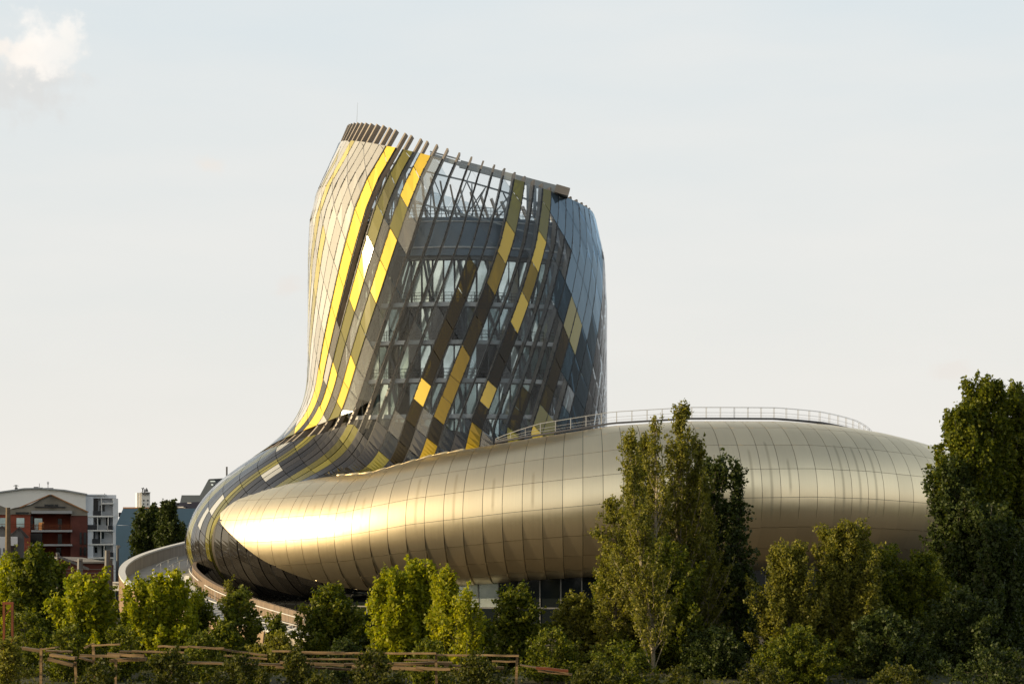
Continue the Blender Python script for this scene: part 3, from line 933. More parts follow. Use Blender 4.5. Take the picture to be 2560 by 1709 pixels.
# ---------------- walkway and guard rail on the ring crest
uw = np.linspace(-17, 66, 70)
def crest(u, back=1.2, dz=0.22):
    p, n = ring_pt(u, 90.0 + np.degrees(np.arcsin(min(0.95, back / 7.2))) * 1.0, dz); return Vector(p.tolist())
path = [crest(u, 0.9 + 1.2 * max(0, (u - 30) / 36) ** 2 * 3, 0.42) for u in uw]
mb = MB(); mb.sweep(path, [(-0.45, -0.08), (0.45, -0.08), (0.45, 0.08), (-0.45, 0.08)]); mb.build('roof_walkway', 'walkway_dark', museum)
def rh(i): return min(1, (i + 1) / 7) ** .6
mb = MB()
for dz, r in ((1.12, 0.018), (0.6, 0.009), (0.3, 0.008)):
    for side in (-0.42, 0.42):
        mb.tube([p + Vector((0, side, dz * rh(i))) for i, p in enumerate(path)], r, 5)
mb.build('handrail', 'railing_metal', museum)
for i in range(0, len(path), 2):
    for side in (-0.42, 0.42):
        m2 = MB(); m2.beam(path[i] + Vector((0, side, 0)), path[i] + Vector((0, side, 1.12 * rh(i))), 0.04, 0.04); m2.build('handrail_post', 'railing_metal', museum)

# ================================================================== RAMP
principled('ramp_wall', (0.36, 0.32, 0.27), 0.75, noise=0.22, nscale=0.7, stretch=(4, 4, 0.4))
principled('ramp_wood', (0.28, 0.19, 0.11), 0.65, noise=0.3, nscale=1.2, stretch=(5, 5, 0.3))
principled('inner_wood', (0.17, 0.12, 0.08), 0.65, noise=0.35, nscale=1.2, stretch=(5, 5, 0.3))
principled('ramp_cap', (0.62, 0.62, 0.60), 0.6, noise=0.1)
principled('ramp_deck', (0.42, 0.39, 0.34), 0.8, noise=0.15, nscale=0.5)
ramp = thing('access_ramp', 'pale curved ramp with boarded parapet winding down round the left end of the museum', 'ramp')
def spl(pts, n=80):
    pts = np.array(pts, float); t = np.concatenate([[0], np.cumsum(np.linalg.norm(np.diff(pts[:, :2], axis=0), axis=1))])
    tt = np.linspace(0, t[-1], n)
    # smoothed interpolation (Catmull-like by repeated averaging)
    q = np.stack([np.interp(tt, t, pts[:, i]) for i in range(3)], 1)
    for _ in range(30):
        q[1:-1] = (q[:-2] + 2 * q[1:-1] + q[2:]) / 4
    return q
outer = spl([P(560, 1330, 34), P(500, 1346, 25), P(460, 1356, 18), P(400, 1370, 9.5), P(345, 1388, 2), P(312, 1407, -7), P(300, 1424, -14), P(305, 1446, -21), P(335, 1472, -28), P(400, 1505, -34), P(540, 1548, -40), P(700, 1580, -45), P(860, 1615, -48)])
inner = spl([P(620, 1380, 20), P(560, 1385, 10), P(500, 1398, -2), P(482, 1406, -9), P(486, 1422, -16), P(523, 1452, -23), P(560, 1471, -27), P(610, 1488, -31), P(660, 1503, -34), P(740, 1527, -37.5), P(900, 1570, -41)])
mb = MB()
op = [Vector(p) for p in outer]
capw = 0.22
mb.sweep(op, [(-capw, -3.4), (capw, -3.4), (capw, -0.12), (-capw, -0.12)])
mb.build('parapet', ['ramp_wall'], ramp)
# boarding on the outer face
bd = MB()
arc = np.concatenate([[0], np.cumsum(np.linalg.norm(np.diff(outer[:, :2], axis=0), axis=1))])
nbrd = 0
for s in np.arange(0.2, arc[-1] - 0.5, 0.42):
    a = np.array([np.interp(s, arc, outer[:, i]) for i in range(3)]); b = np.array([np.interp(s + 0.39, arc, outer[:, i]) for i in range(3)])
    dd = b - a; dd[2] = 0; dd /= np.linalg.norm(dd); sd_ = np.array([dd[1], -dd[0], 0])   # right of travel
    # the outward side is away from the ramp centre
    cen = np.array([-28., -8., 0]); outw = sd_ if np.dot(sd_, a - cen) > 0 else -sd_
    o_ = capw + 0.05 + 0.03 * random.random()
    m2 = MB(); m2.beam(Vector(a + outw * o_ + [0, 0, -1.85]), Vector(b + outw * o_ + [0, 0, -1.85]), 0.06, 3.3)
    if nbrd < 200:
        m2.build('board', 'ramp_wood' , ramp)
    nbrd += 1
mb = MB(); mb.sweep(op, [(-capw - .12, -0.12), (capw + .12, -0.12), (capw + .12, 0.06), (-capw - .12, 0.06)]); mb.build('parapet_cap', 'ramp_cap', ramp)
ip = [Vector(p) for p in inner]
mb = MB(); mb.sweep(ip, [(-0.2, -1.9), (0.2, -1.9), (0.2, 0), (-0.2, 0)]); mb.build('inner_parapet', 'inner_wood', ramp)
# deck, stepped across
rows = []
for i in range(80):
    a = op[i] + Vector((0, 0, -1.45)); t = i / 79
    b = Vector(inner[i]) + Vector((0, 0, -1.5))
    rows.append([a, a.lerp(b, .33), a.lerp(b, .66), b])
dk = MB(); dk.strip(rows)
rows2 = [[p + Vector((0, 0, -0.35)) for p in r] for r in rows]
dk.strip([r[::-1] for r in rows2]); dk.build('deck', 'ramp_deck', ramp)
# steps along the inner side on the lower run
for i in range(34, 76):
    a = op[i].lerp(Vector(inner[i]), 0.45) + Vector((0, 0, -1.43)); b = Vector(inner[i]).lerp(op[i], 0.06) + Vector((0, 0, -1.43))
    m2 = MB(); m2.beam(a + Vector((0, 0, 0.06)), b + Vector((0, 0, 0.06)), 0.34, 0.16); m2.build('step', 'ramp_cap', ramp)
# handrails
def rampline(f, dz, i0, i1): return [op[i].lerp(Vector(inner[i]), f) + Vector((0, 0, -1.4 + dz)) for i in range(i0, i1)]
for f in (0.42, 0.62, 0.93):
    hr = MB()
    for s in range(22, 78, 14):
        pl = rampline(f, 1.0, s, min(79, s + 12)); hr.tube(pl, 0.045, 5)
        for j in range(0, len(pl), 4): hr.beam(pl[j], pl[j] - Vector((0, 0, 1.0)), 0.05, 0.05)
    hr.build('handrail', 'ramp_cap', ramp)
# supports under the lower run
for i in range(44, 78, 3):
    m2 = MB(); a = op[i] + Vector((0.2, 0.6, -3.3)); m2.beam(a, Vector((a.x, a.y, -0.2)), 0.25, 0.25, up=(0, 1, 0))
    if a.z > 0.4: m2.build('support_post', 'ramp_wood', ramp)

# ================================================================== TOWN BUILDINGS (left background)
principled('render_white', (0.80, 0.78, 0.74), 0.8, noise=0.06, nscale=0.2)
principled('render_blueish', (0.70, 0.72, 0.75), 0.8, noise=0.06, nscale=0.2)  # white render with the bluish shade of the right-hand faces in its colour
principled('concrete_grey', (0.26, 0.24, 0.20), 0.9, noise=0.35, nscale=0.5)
principled('brick_red', (0.27, 0.065, 0.035), 0.85, noise=0.3, nscale=0.6)
principled('brick_dark', (0.12, 0.035, 0.025), 0.85, noise=0.3, nscale=0.6)
principled('black_panel', (0.012, 0.013, 0.018), 0.5)
principled('roof_edge', (0.35, 0.36, 0.37), 0.6)
principled('roof_dark', (0.035, 0.03, 0.03), 0.7)
principled('timber_grey', (0.15, 0.15, 0.15), 0.8, noise=0.25, nscale=1.0, stretch=(6, 1, .5))
principled('sheet_blue', (0.045, 0.10, 0.17), 0.5, 0.1, noise=0.08, nscale=0.3)
principled('sheet_slate', (0.11, 0.13, 0.15), 0.5, 0.2, noise=0.1, nscale=0.3)
principled('navy_clad', (0.02, 0.022, 0.045), 0.5)
principled('shed_roof', (0.20, 0.185, 0.165), 0.85, noise=0.3, nscale=0.5)
principled('wood_rail', (0.30, 0.16, 0.09), 0.8, noise=0.3)
principled('rust_red', (0.17, 0.045, 0.012), 0.85, noise=0.4, nscale=1.5)
principled('pole_brown', (0.12, 0.09, 0.06), 0.85, noise=0.2)
principled('pole_steel', (0.09, 0.09, 0.095), 0.6)
principled('orange_tile', (0.42, 0.20, 0.08), 0.8, noise=0.2)

def bpx(mb, x0, y0, x1, y1, Y, depth, mi=0):
    a = P(x0, y0, Y); b = P(x1, y1, Y); mb.box(a.x, Y, b.z, b.x, Y + depth, a.z, mi)
def polypx(mb, pts, Y, depth, mi=0):
    """extruded outline"""
    f = [P(x, y, Y) for x, y in pts]; n = len(f)
    vs = f + [Vector((p.x, Y + depth, p.z)) for p in f]
    mb.add(vs, [tuple(range(n))[::-1], tuple(range(n, 2 * n))] + [(i, (i + 1) % n, n + (i + 1) % n, n + i) for i in range(n)], mi)
def part(name, mat, parent, fn):
    mb = MB(); fn(mb); return mb.build(name, mat, parent)

# --- white apartment block
Yw = 130
wb = thing('apartment_block', 'long white apartment block with curved roofline and black balcony panels behind the brick house', 'building', P(150, 1500, Yw))
def rel(o, parent):  # keep world placement while parenting to an empty that stands elsewhere
    o.parent = parent; o.matrix_parent_inverse = parent.matrix_world.inverted(); return o
def partw(name, mat, parent, fn):
    mb = MB(); fn(mb)
    l = parent.location
    mb.v = [(a - l.x, b - l.y, c - l.z) for a, b, c in mb.v]
    return mb.build(name, mat, parent)
wb.location.z = 0
partw('wall', 'render_white', wb, lambda m: polypx(m, [(-60, 1480), (-60, 1240), (0, 1231), (60, 1222), (100, 1221), (160, 1226), (213, 1236), (213, 1480)], Yw, 25))
partw('roof_edge', 'roof_edge', wb, lambda m: polypx(m, [(-60, 1238), (0, 1228.5), (60, 1219.5), (100, 1218.5), (160, 1223), (215, 1233), (215, 1236.5), (160, 1226.5), (100, 1221.6), (60, 1222.6), (0, 1231.8), (-60, 1241)], Yw - .6, 26))
partw('wing_wall', 'render_blueish', wb, lambda m: polypx(m, [(213.5, 1480), (213.5, 1238), (235, 1241), (235, 1480)], Yw + 1, 22))
def wing(m):
    for y0, y1 in ((1244, 1289), (1292, 1325), (1328, 1361), (1364, 1398)): pass
    bpx(m, 235, 1244, 297, 1480, Yw + 3.2, 18)
    bpx(m, 284, 1245, 297, 1480, Yw + 1.2, 2.0)
partw('wing_wall', 'render_blueish', wb, wing)
partw('penthouse', 'render_blueish', wb, lambda m: (bpx(m, 218, 1236, 295, 1244.5, Yw + 2, 16), bpx(m, 214, 1234.5, 270, 1237.6, Yw + 1.5, 17)))
partw('side_tower', 'render_blueish', wb, lambda m: (bpx(m, 297, 1248, 309, 1480, Yw + 8, 14),))
for (x0, y0, x1, y1) in ((234, 1276, 254, 1288), (220.5, 1311, 244, 1323.5), (271, 1313, 283, 1324.5), (232, 1346, 252, 1358.5), (272, 1380, 284, 1392), (297, 1280, 309, 1291)):
    partw('balcony_panel', 'black_panel', wb, lambda m: bpx(m, x0, y0, x1, y1, Yw + 0.9, 0.12))
for (x0, y0, x1, y1) in ((219, 1288, 284, 1291.5), (219, 1323.8, 284, 1327), (219, 1358.8, 284, 1362), (219, 1392.5, 284, 1396), (255, 1256, 284, 1259)):
    partw('balcony_slab', 'render_white', wb, lambda m: bpx(m, x0, y0, x1, y1, Yw + 0.8, 2.2))
for (x, y0, y1) in ((254.5, 1245, 1288), (244.5, 1292, 1324), (271, 1292, 1324), (232, 1327, 1359), (252.6, 1327, 1359), (261, 1362, 1393), (220, 1291, 1396)):
    partw('balcony_divider', 'render_white', wb, lambda m: bpx(m, x, y0, x + 1.6, y1, Yw + 1.0, 2.0))
for (x0, y0, x1, y1) in ((234.5, 1246, 253.5, 1277), (257, 1262, 262, 1275), (265, 1262, 270, 1277), (222, 1293, 229, 1311), (247, 1296, 251, 1310), (255, 1296, 260, 1311), (273, 1293, 282, 1312), (234, 1329, 245, 1346), (254, 1330, 259, 1346), (263, 1330, 268, 1346), (223, 1367, 229, 1381), (234, 1367, 240, 1381), (245, 1367, 251, 1381), (262, 1364, 272, 1391), (299, 1250, 308, 1280)):
    partw('window', 'window_dark', wb, lambda m: bpx(m, x0, y0, x1, y1, Yw + (3.0 if x1 < 297 else 7.8), 0.15))
for (x0, y0, x1, y1) in ((96, 1216.5, 108, 1220), (110, 1218, 118, 1222), (122, 1219, 144, 1224), (266, 1240, 279, 1246)):
    partw('roof_vent', 'black_panel', wb, lambda m: bpx(m, x0, y0, x1, y1, Yw + 3, 3))
def chim(m):
    bpx(m, 50, 1218, 57, 1226, Yw + 3, 1.5); bpx(m, 51.5, 1214.5, 54.5, 1218, Yw + 3, 1); polypx(m, [(46, 1214.5), (53, 1211.5), (60, 1214.5)], Yw + 3, 1.2)
partw('chimney', 'timber_grey', wb, chim)
partw('aerial', 'pole_steel', wb, lambda m: (m.beam(P(134, 1222, Yw + 4), P(134, 1203, Yw + 4), .1, .1), m.beam(P(131, 1206, Yw + 4), P(137, 1206, Yw + 4), .1, .1), m.beam(P(132, 1209, Yw + 4), P(136, 1209, Yw + 4), .1, .1), m.beam(P(113, 1219, Yw + 4), P(113, 1208, Yw + 4), .08, .08), m.beam(P(273, 1240, Yw + 4), P(273, 1232, Yw + 4), .1, .1)))

# --- brick house under construction with concrete gable
Yb = 60
br = thing('brick_house', 'red brick house with grey concrete gable and open loggias crossed by pale floor slabs', 'building', (P(120, 1500, Yb).x, Yb, 0))
def bwall(m):
    bpx(m, 31, 1284, 77, 1500, Yb, 14); bpx(m, 70, 1280, 196, 1500, Yb + 4, 10)
    bpx(m, -30, 1284, 31, 1500, Yb, 14)
partw('wall', 'brick_red', br, bwall)
partw('wall', 'brick_dark', br, lambda m: bpx(m, 175, 1288, 217, 1500, Yb - 0.05, 14))
partw('gable', 'concrete_grey', br, lambda m: polypx(m, [(31, 1271), (75, 1262), (122, 1237), (128, 1237), (216, 1279), (216, 1288), (176, 1288), (176, 1281), (77, 1279), (77, 1286), (31, 1285)], Yb - .2, 14))
partw('gable', 'concrete_grey', br, lambda m: polypx(m, [(-30, 1255), (0, 1262), (20, 1270), (31, 1272), (31, 1286), (-30, 1286)], Yb - .2, 14))
partw('roof_edge', 'orange_tile', br, lambda m: (m.beam(P(50, 1268, Yb - .3), P(122, 1236.5, Yb - .3), .5, .14, up=(0, 0, 1)), m.beam(P(128, 1236.5, Yb - .3), P(217, 1279, Yb - .3), .5, .14)))
partw('roof', 'shed_roof', br, lambda m: polypx(m, [(29, 1270.6), (75, 1260.5), (122, 1235.4), (128, 1235.4), (218, 1278), (218, 1279.4), (128, 1236.9), (122, 1236.9), (75, 1262), (29, 1272)], Yb - .45, 14.6))
for y0, y1 in ((1276, 1283), (1324, 1329), (1359.5, 1364), (1396, 1400)):
    partw('floor_slab', 'roof_edge', br, lambda m: bpx(m, 76, y0, 176, y1, Yb - .8, 4.8))
partw('lintel', 'black_panel', br, lambda m: bpx(m, 86, 1265.5, 160, 1268, Yb - .5, .5))
for r_ in ((110, 1260, 132, 1264.5), (135, 1260, 143, 1264.5), (40, 1279.5, 72, 1284), (196, 1330, 201, 1360), (206, 1330, 213, 1360), (196, 1367, 201, 1388), (206, 1367, 213, 1388), (84, 1290, 100, 1322), (160, 1296, 170, 1322), (80, 1332, 122, 1359), (160, 1334, 170, 1359), (80, 1368, 122, 1396), (156, 1368, 168, 1396)):
    partw('window', 'window_dark', br, lambda m: bpx(m, *r_, Yb + (3.9 if 77 < r_[0] < 175 and r_[1] > 1285 else -.35), .12))
for r_ in ((103, 1295, 122, 1322), (43, 1294, 62, 1318), (-6, 1294, 22, 1318)):
    partw('window', 'window_glass', br, lambda m: bpx(m, *r_, Yb + (3.9 if r_[0] > 77 else -.08), .12))
def lrail(m):
    for y in (1311, 1315, 1319): m.beam(P(78, y, Yb - .7), P(175, y, Yb - .7), .06, .06)
    for x in range(78, 176, 8): m.beam(P(x, 1311, Yb - .7), P(x, 1324, Yb - .7), .05, .05)
    for y in (1310, 1316): m.beam(P(0, y, Yb - .9), P(76, y, Yb - .9), .06, .06)
partw('railing', 'rust_red', br, lrail)
tag(part('cement_sack', 'orange_tile', None, lambda m: (bpx(m, 97, 1305, 105, 1323.8, Yb - .6, 1.0), bpx(m, 105, 1305, 110, 1306.5, Yb - .6, .3))), 'orange crate stack standing on the upper loggia of the brick house', 'crate')

# --- gabled grey timber houses
def gable_house(x0, x1, xpk, ypk, yeave, Y, name, label):
    t = thing(name, label, 'house', (P(xpk, 1500, Y).x, Y, 0))
    partw('wall', 'timber_grey', t, lambda m: polypx(m, [(x0, 1520), (x0, yeave), (xpk, ypk + 4), (x1, yeave), (x1, 1520)], Y, 9))
    partw('roof', 'roof_dark', t, lambda m: (polypx(m, [(x0 - 3, yeave + 3), (xpk, ypk), (xpk, ypk + 4), (x0 + 1, yeave + 4)], Y - .4, 10), polypx(m, [(xpk, ypk), (x1 + 11, yeave + 7), (x1 + 2, yeave + 9), (xpk, ypk + 5)], Y - .4, 10)))
    return t
h1 = gable_house(25, 60, 46, 1316, 1336, 40, 'timber_house', 'grey timber house with black gabled roof in front of the brick house')
h2 = gable_house(-22, 22, 3, 1313, 1333, 41, 'timber_house', 'grey timber gabled house cut by the left edge of the view')
bx = thing('white_house', 'flat roofed white block house with railing below the timber gables at far left', 'house', (P(20, 1500, 36).x, 36, 0))
partw('wall', 'render_blueish', bx, lambda m: (bpx(m, -30, 1341, 21, 1520, 36, 8), bpx(m, 21, 1341, 43, 1363, 36, 8)))
for r_ in ((-4, 1369, 1, 1386), (8, 1369, 11, 1386)):
    partw('window', 'window_dark', bx, lambda m: bpx(m, *r_, 35.9, .2))
def brl(m):
    for y in (1385, 1392, 1399): m.beam(P(-10, y, 35.2), P(18, y, 35.2), .05, .05)
    for x in range(-10, 19, 4): m.beam(P(x, 1385, 35.2), P(x, 1402, 35.2), .05, .05)
partw('railing', 'pole_steel', bx, brl)

# --- low shed with grey roof
sh = thing('low_shed', 'low brown shed with pale grey sloping roof below the brick house', 'shed', (P(215, 1500, 30).x, 30, 0))
partw('wall', 'brick_dark', sh, lambda m: polypx(m, [(150, 1500), (150, 1392), (200, 1404), (268, 1404), (285, 1412), (285, 1500)], 30.5, 9))
def shr(m):
    a, b, c, d = P(205, 1404, 30), P(268, 1403.5, 30), P(240, 1392, 38), P(152, 1389, 38)
    m.add([a, b, c, d, a - Vector((0, 0, .2)), b - Vector((0, 0, .2)), c - Vector((0, 0, .2)), d - Vector((0, 0, .2))], [(0, 1, 2, 3), (7, 6, 5, 4), (0, 4, 5, 1), (1, 5, 6, 2), (2, 6, 7, 3), (3, 7, 4, 0)])
partw('roof', 'shed_roof', sh, shr)
partw('roof_edge', 'timber_grey', sh, lambda m: m.beam(P(150, 1391, 30), P(222, 1422, 30), .4, .3))
wl = part('low_wall', 'render_white', None, lambda m: (bpx(m, 276, 1457, 312, 1476, 10, .5), m.beam(P(276, 1455, 10), P(308, 1455, 10), .6, .15)))
tag(wl, 'low white wall between the utility poles and the ramp', 'wall')

# --- blue sheet metal building
Yl = 95
bl = thing('blue_building', 'tall blue sheet metal building with slanted corner behind the dark tree', 'building', (P(330, 1500, Yl).x, Yl, 0))
partw('wall', 'sheet_blue', bl, lambda m: polypx(m, [(288, 1520), (290, 1312.5), (520, 1312.5), (520, 1520)], Yl, 25))
partw('upper_wall', 'sheet_blue', bl, lambda m: polypx(m, [(290.5, 1311.8), (308, 1270), (520, 1270), (520, 1311.8)], Yl + .2, 25))
partw('parapet', 'orange_tile', bl, lambda m: bpx(m, 308, 1267, 440, 1270, Yl + 2, 22))

# --- navy and slate volumes behind
nv = thing('dark_roofed_building', 'slate grey building with navy upper storey and sloping glazed gable behind the glass bulb', 'building', (P(500, 1500, 140).x, 140, 0))
partw('upper_storey', 'navy_clad', nv, lambda m: polypx(m, [(430, 1274), (430, 1258), (442, 1256), (560, 1251), (560, 1274)], 140, 20))
partw('wall', 'navy_clad', nv, lambda m: bpx(m, 430, 1274, 600, 1500, 140.5, 20))
partw('roof_volume', 'sheet_slate', nv, lambda m: polypx(m, [(450, 1256), (454, 1237), (500, 1237), (560, 1240), (560, 1256)], 143, 18))
partw('gable_slab', 'sheet_slate', nv, lambda m: polypx(m, [(498, 1240), (521, 1198), (560, 1197), (560, 1240)], 147, 2.0))
partw('gable_slab', 'sheet_slate', nv, lambda m: polypx(m, [(521, 1198), (524, 1196.5), (570, 1194), (570, 1197)], 146.6, 5.0))
partw('window', 'window_bright', nv, lambda m: (bpx(m, 526, 1201, 538, 1204, 146.8, .3), bpx(m, 528, 1209, 533, 1213, 146.8, .3)))
partw('window', 'window_dark', nv, lambda m: bpx(m, 443, 1268, 459, 1272, 139.8, .3))
partw('window_frame', 'render_white', nv, lambda m: (bpx(m, 443, 1265.5, 463, 1268, 139.6, .4), bpx(m, 459, 1265.5, 463, 1273, 139.6, .4)))
partw('roof_vent', 'render_white', nv, lambda m: (bpx(m, 468, 1255.5, 478, 1257.5, 139, .4),))
partw('mast', 'pole_steel', nv, lambda m: m.beam(P(567, 1200, 150), P(567, 1166, 150), .28, .28))

# --- far white silo tower with script lettering on its roof
Yt = 420
tw = thing('silo_tower', 'distant white tower block with script sign letters along its roof above the trees', 'tower', (P(362, 1500, Yt).x, Yt, 0))
partw('wall', 'render_white', tw, lambda m: (bpx(m, 353.5, 1231, 375, 1330, Yt, 10),))
partw('lit_side', 'render_white', tw, lambda m: (bpx(m, 344.5, 1231, 353.5, 1330, Yt + 1.0, 9),))
for r_ in ((357, 1248, 361, 1252), (367, 1248, 371, 1252), (357, 1257, 360, 1261), (367, 1257, 370, 1262)):
    partw('window', 'timber_grey', tw, lambda m: bpx(m, *r_, Yt - .2, .3))
partw('cornice', 'pole_steel', tw, lambda m: bpx(m, 352.5, 1229.6, 375.5, 1231, Yt - .4, 11))
def script(name, pts_list, Y, w):
    def f(m):
        for pts in pts_list:
            for a, b in zip(pts[:-1], pts[1:]): m.beam(P(*a, Y), P(*b, Y), w, w)
    return partw(name, 'timber_grey', tw, f)
script('letter', [[(355, 1219), (357.5, 1222), (357, 1229)], [(360, 1218), (357.5, 1223)]], Yt + .3, .3)
script('letter', [[(361.5, 1229), (361, 1225), (363, 1222), (365, 1225), (363, 1229), (361.5, 1229)]], Yt + .3, .3)
script('letter', [[(367, 1219), (366.5, 1229)], [(366.5, 1226), (368.5, 1222), (370, 1229)]], Yt + .3, .3)
script('letter', [[(355, 1236), (357, 1233), (359, 1236), (357, 1233)]], Yt - .5, .25)
script('letter', [[(360.5, 1233), (362, 1236), (364, 1233)]], Yt - .5, .25)
script('letter', [[(364.5, 1236), (365.5, 1232), (367.5, 1234)]], Yt - .5, .25)
script('letter', [[(371, 1231.5), (368.6, 1237)], [(367.5, 1233.5), (371.5, 1232.5)]], Yt - .5, .25)

for b_ in (wb, br, h1, h2, bx, sh, tw): b_.rotation_euler.z = R(13)
bl.rotation_euler.z = R(1)
# --- poles and lamp posts
def pole(name, x, y0, y1, Y, w, mat, label, cat, arm=None):
    def f(m):
        a = P(x, y0, Y); m.tube([Vector((a.x, a.y, -.2)), Vector((a.x, a.y, a.z * .5)), a], [w * .6, w * .5, w * .35], 7)
    t = thing(name, label, cat, (P(x, y1, Y).x, Y, 0), 'poles and lamps by the shed'); partw('post', mat, t, f)
    if arm: partw(arm[0], mat, t, arm[1])
    return t
pole('wooden_pole', 20, 1268, 1450, 12, .75, 'pole_brown', 'tall weathered wooden pole in front of the white house at far left', 'pole',
     ('crossarm', lambda m: m.beam(P(17, 1272, 12), P(25, 1270, 12), .2, .2)))
pole('lattice_pole', 268.5, 1375, 1480, 5, .8, 'pole_steel', 'thick dark pole with pegs standing right of the shed roof', 'pole',
     ('crossarm', lambda m: [m.beam(P(264, 1380 + 6 * i, 5), P(273, 1378 + 6 * i, 5), .12, .12) for i in range(14)]))
pole('utility_pole', 276, 1399, 1480, 6, .55, 'pole_steel', 'shorter grey pole close beside the pegged dark pole', 'pole')
pole('utility_pole', 200, 1396, 1480, 8, .85, 'pole_steel', 'square grey pole with flat cap in front of the shed roof', 'pole',
     ('cap', lambda m: bpx(m, 197, 1396, 204, 1400, 7.5, .6)))
pole('street_lamp', 144, 1388, 1480, 8, .3, 'pole_steel', 'slender street lamp with round head above the left bushes', 'street lamp',
     ('lamp_head', lambda m: (m.tube([P(143, 1390, 8), P(144.5, 1384, 8), P(148, 1383.5, 8)], [.12, .28, .15], 8),)))
pole('street_lamp', 294, 1362, 1470, 40, .4, 'pole_steel', 'thin dark lamp post against the blue building', 'street lamp',
     ('lamp_head', lambda m: m.beam(P(295, 1364, 40), P(299, 1368, 40), .3, .4)))
wr = part('overhead_wire', 'pole_steel', None, lambda m: [m.tube([P(150 + i * 10, 1421 + j * 9 + 1.5 * math.sin(i / 15 * 3.14), 7) for i in range(15)], .025, 4) for j in range(2)])
tag(wr, 'thin overhead wires strung between the poles by the shed', 'wire')

# ================================================================== JETTY
jt = thing('wooden_jetty', 'broken weathered timber jetty with rails running along the overgrown river bank', 'jetty', (0, -106, 0))
principled('old_timber', (0.24, 0.155, 0.07), 0.85, noise=0.7, nscale=1.2, stretch=(0.6, 4, 4))
YJ = -106
def plank(name, x0, y0, x1, y1, th, Y=YJ, w=0.22, mat='old_timber'):
    a, b = P(x0, y0, Y), P(x1, y1, Y + random.uniform(-.2, .2)); h = th * (Y + CAMD) / FPX
    m = MB(); k = 5
    off = [random.uniform(-.02, .02) for _ in range(k + 1)]
    pts = [a.lerp(b, i / k) + Vector((0, 0, off[i])) for i in range(k + 1)]
    for i in range(k): m.beam(pts[i], pts[i + 1], w, h)
    l = jt.location; m.v = [(p[0] - l.x, p[1] - l.y, p[2] - l.z) for p in m.v]
    return m.build(name, mat, jt)
for a in [(395, 1614, 470, 1617), (470, 1615, 560, 1620), (540, 1620, 668, 1638), (680, 1627, 860, 1630), (860, 1631, 1090, 1633), (1092, 1636, 1297, 1638), (760, 1632, 905, 1633)]: plank('rail', *a, 4.5)
for a in [(750, 1645, 890, 1647), (1010, 1648, 1092, 1650), (1230, 1652, 1290, 1653), (230, 1612, 300, 1609), (330, 1626, 460, 1630), (560, 1638, 668, 1645)]: plank('rail', *a, 4)
for a in [(40, 1617, 104, 1626, 7), (0, 1625, 40, 1625, 6), (127, 1635, 190, 1645, 7), (121, 1645, 184, 1661, 8), (115, 1626, 180, 1628, 4), (210, 1619, 236, 1607, 4), (110, 1621, 142, 1617, 3), (200, 1637, 300, 1640, 6), (270, 1634, 362, 1638, 7), (276, 1650, 366, 1646, 8), (200, 1642, 246, 1656, 4),
          (700, 1655, 860, 1661, 6), (860, 1660, 1130, 1656, 6), (1040, 1668, 1190, 1675, 7), (690, 1666, 900, 1672, 5), (880, 1664, 1060, 1672, 8), (1345, 1676, 1430, 1685, 4), (1300, 1660, 1420, 1682, 3), (1110, 1662, 1260, 1668, 5), (300, 1626, 420, 1632, 3), (430, 1655, 700, 1660, 5)]:
    plank('plank', *a[:4], a[4], Y=YJ + random.uniform(-.5, .9), w=random.uniform(.3, .7))
plank('plank', 1340, 1668, 1420, 1676, 6, w=.5, mat='rust_red')
for x, y0 in ((103, 1619), (188, 1652), (290, 1648), (893, 1631), (1090, 1634), (1293, 1640), (428, 1614), (233, 1608)):
    a = P(x, y0, YJ + .15); m = MB(); m.beam(a, Vector((a.x + random.uniform(-.3, .3), a.y, -3.0)), .15, .15, up=(0, 1, 0))
    l = jt.location; m.v = [(p[0] - l.x, p[1] - l.y, p[2] - l.z) for p in m.v]; m.build('post', 'old_timber', jt)
fr = thing('rusty_frame', 'rust red steel frame standing in the bushes at the lower left edge', 'frame', (P(18, 1600, -97).x, -97, 0))
partw('upright', 'rust_red', fr, lambda m: m.beam(P(10, 1506, -97), Vector((P(10, 1506, -97).x, -97, -1)), .14, .14, up=(0, 1, 0)))
partw('upright', 'rust_red', fr, lambda m: m.beam(P(31, 1506, -97), Vector((P(31, 1506, -97).x, -97, -1)), .14, .14, up=(0, 1, 0)))
partw('crossbar', 'rust_red', fr, lambda m: m.beam(P(6, 1507, -97), P(34, 1507, -97), .16, .16))
partw('crossbar', 'rust_red', fr, lambda m: m.beam(P(10, 1540, -97), P(31, 1515, -97), .08, .08))

# ================================================================== VEGETATION
principled('bark', (0.10, 0.085, 0.06), 0.9, noise=0.4, nscale=2.0)
principled('bark_pale', (0.24, 0.205, 0.14), 0.85, noise=0.3, nscale=2.0)
leaf_mat('leaf_bright', (0.11, 0.15, 0.008), (0.34, 0.33, 0.012), 0.45)
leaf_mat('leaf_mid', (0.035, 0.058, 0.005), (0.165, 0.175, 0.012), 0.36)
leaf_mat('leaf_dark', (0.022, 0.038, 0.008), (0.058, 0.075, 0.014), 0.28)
leaf_mat('leaf_olive', (0.060, 0.072, 0.010), (0.24, 0.225, 0.035), 0.38)
leaf_mat('leaf_shade', (0.022, 0.034, 0.004), (0.10, 0.10, 0.010), 0.30)  # leaf greens darkened, the shade low on the bank put into the colour
leaf_mat('leaf_yellow', (0.12, 0.155, 0.008), (0.37, 0.35, 0.016), 0.45)

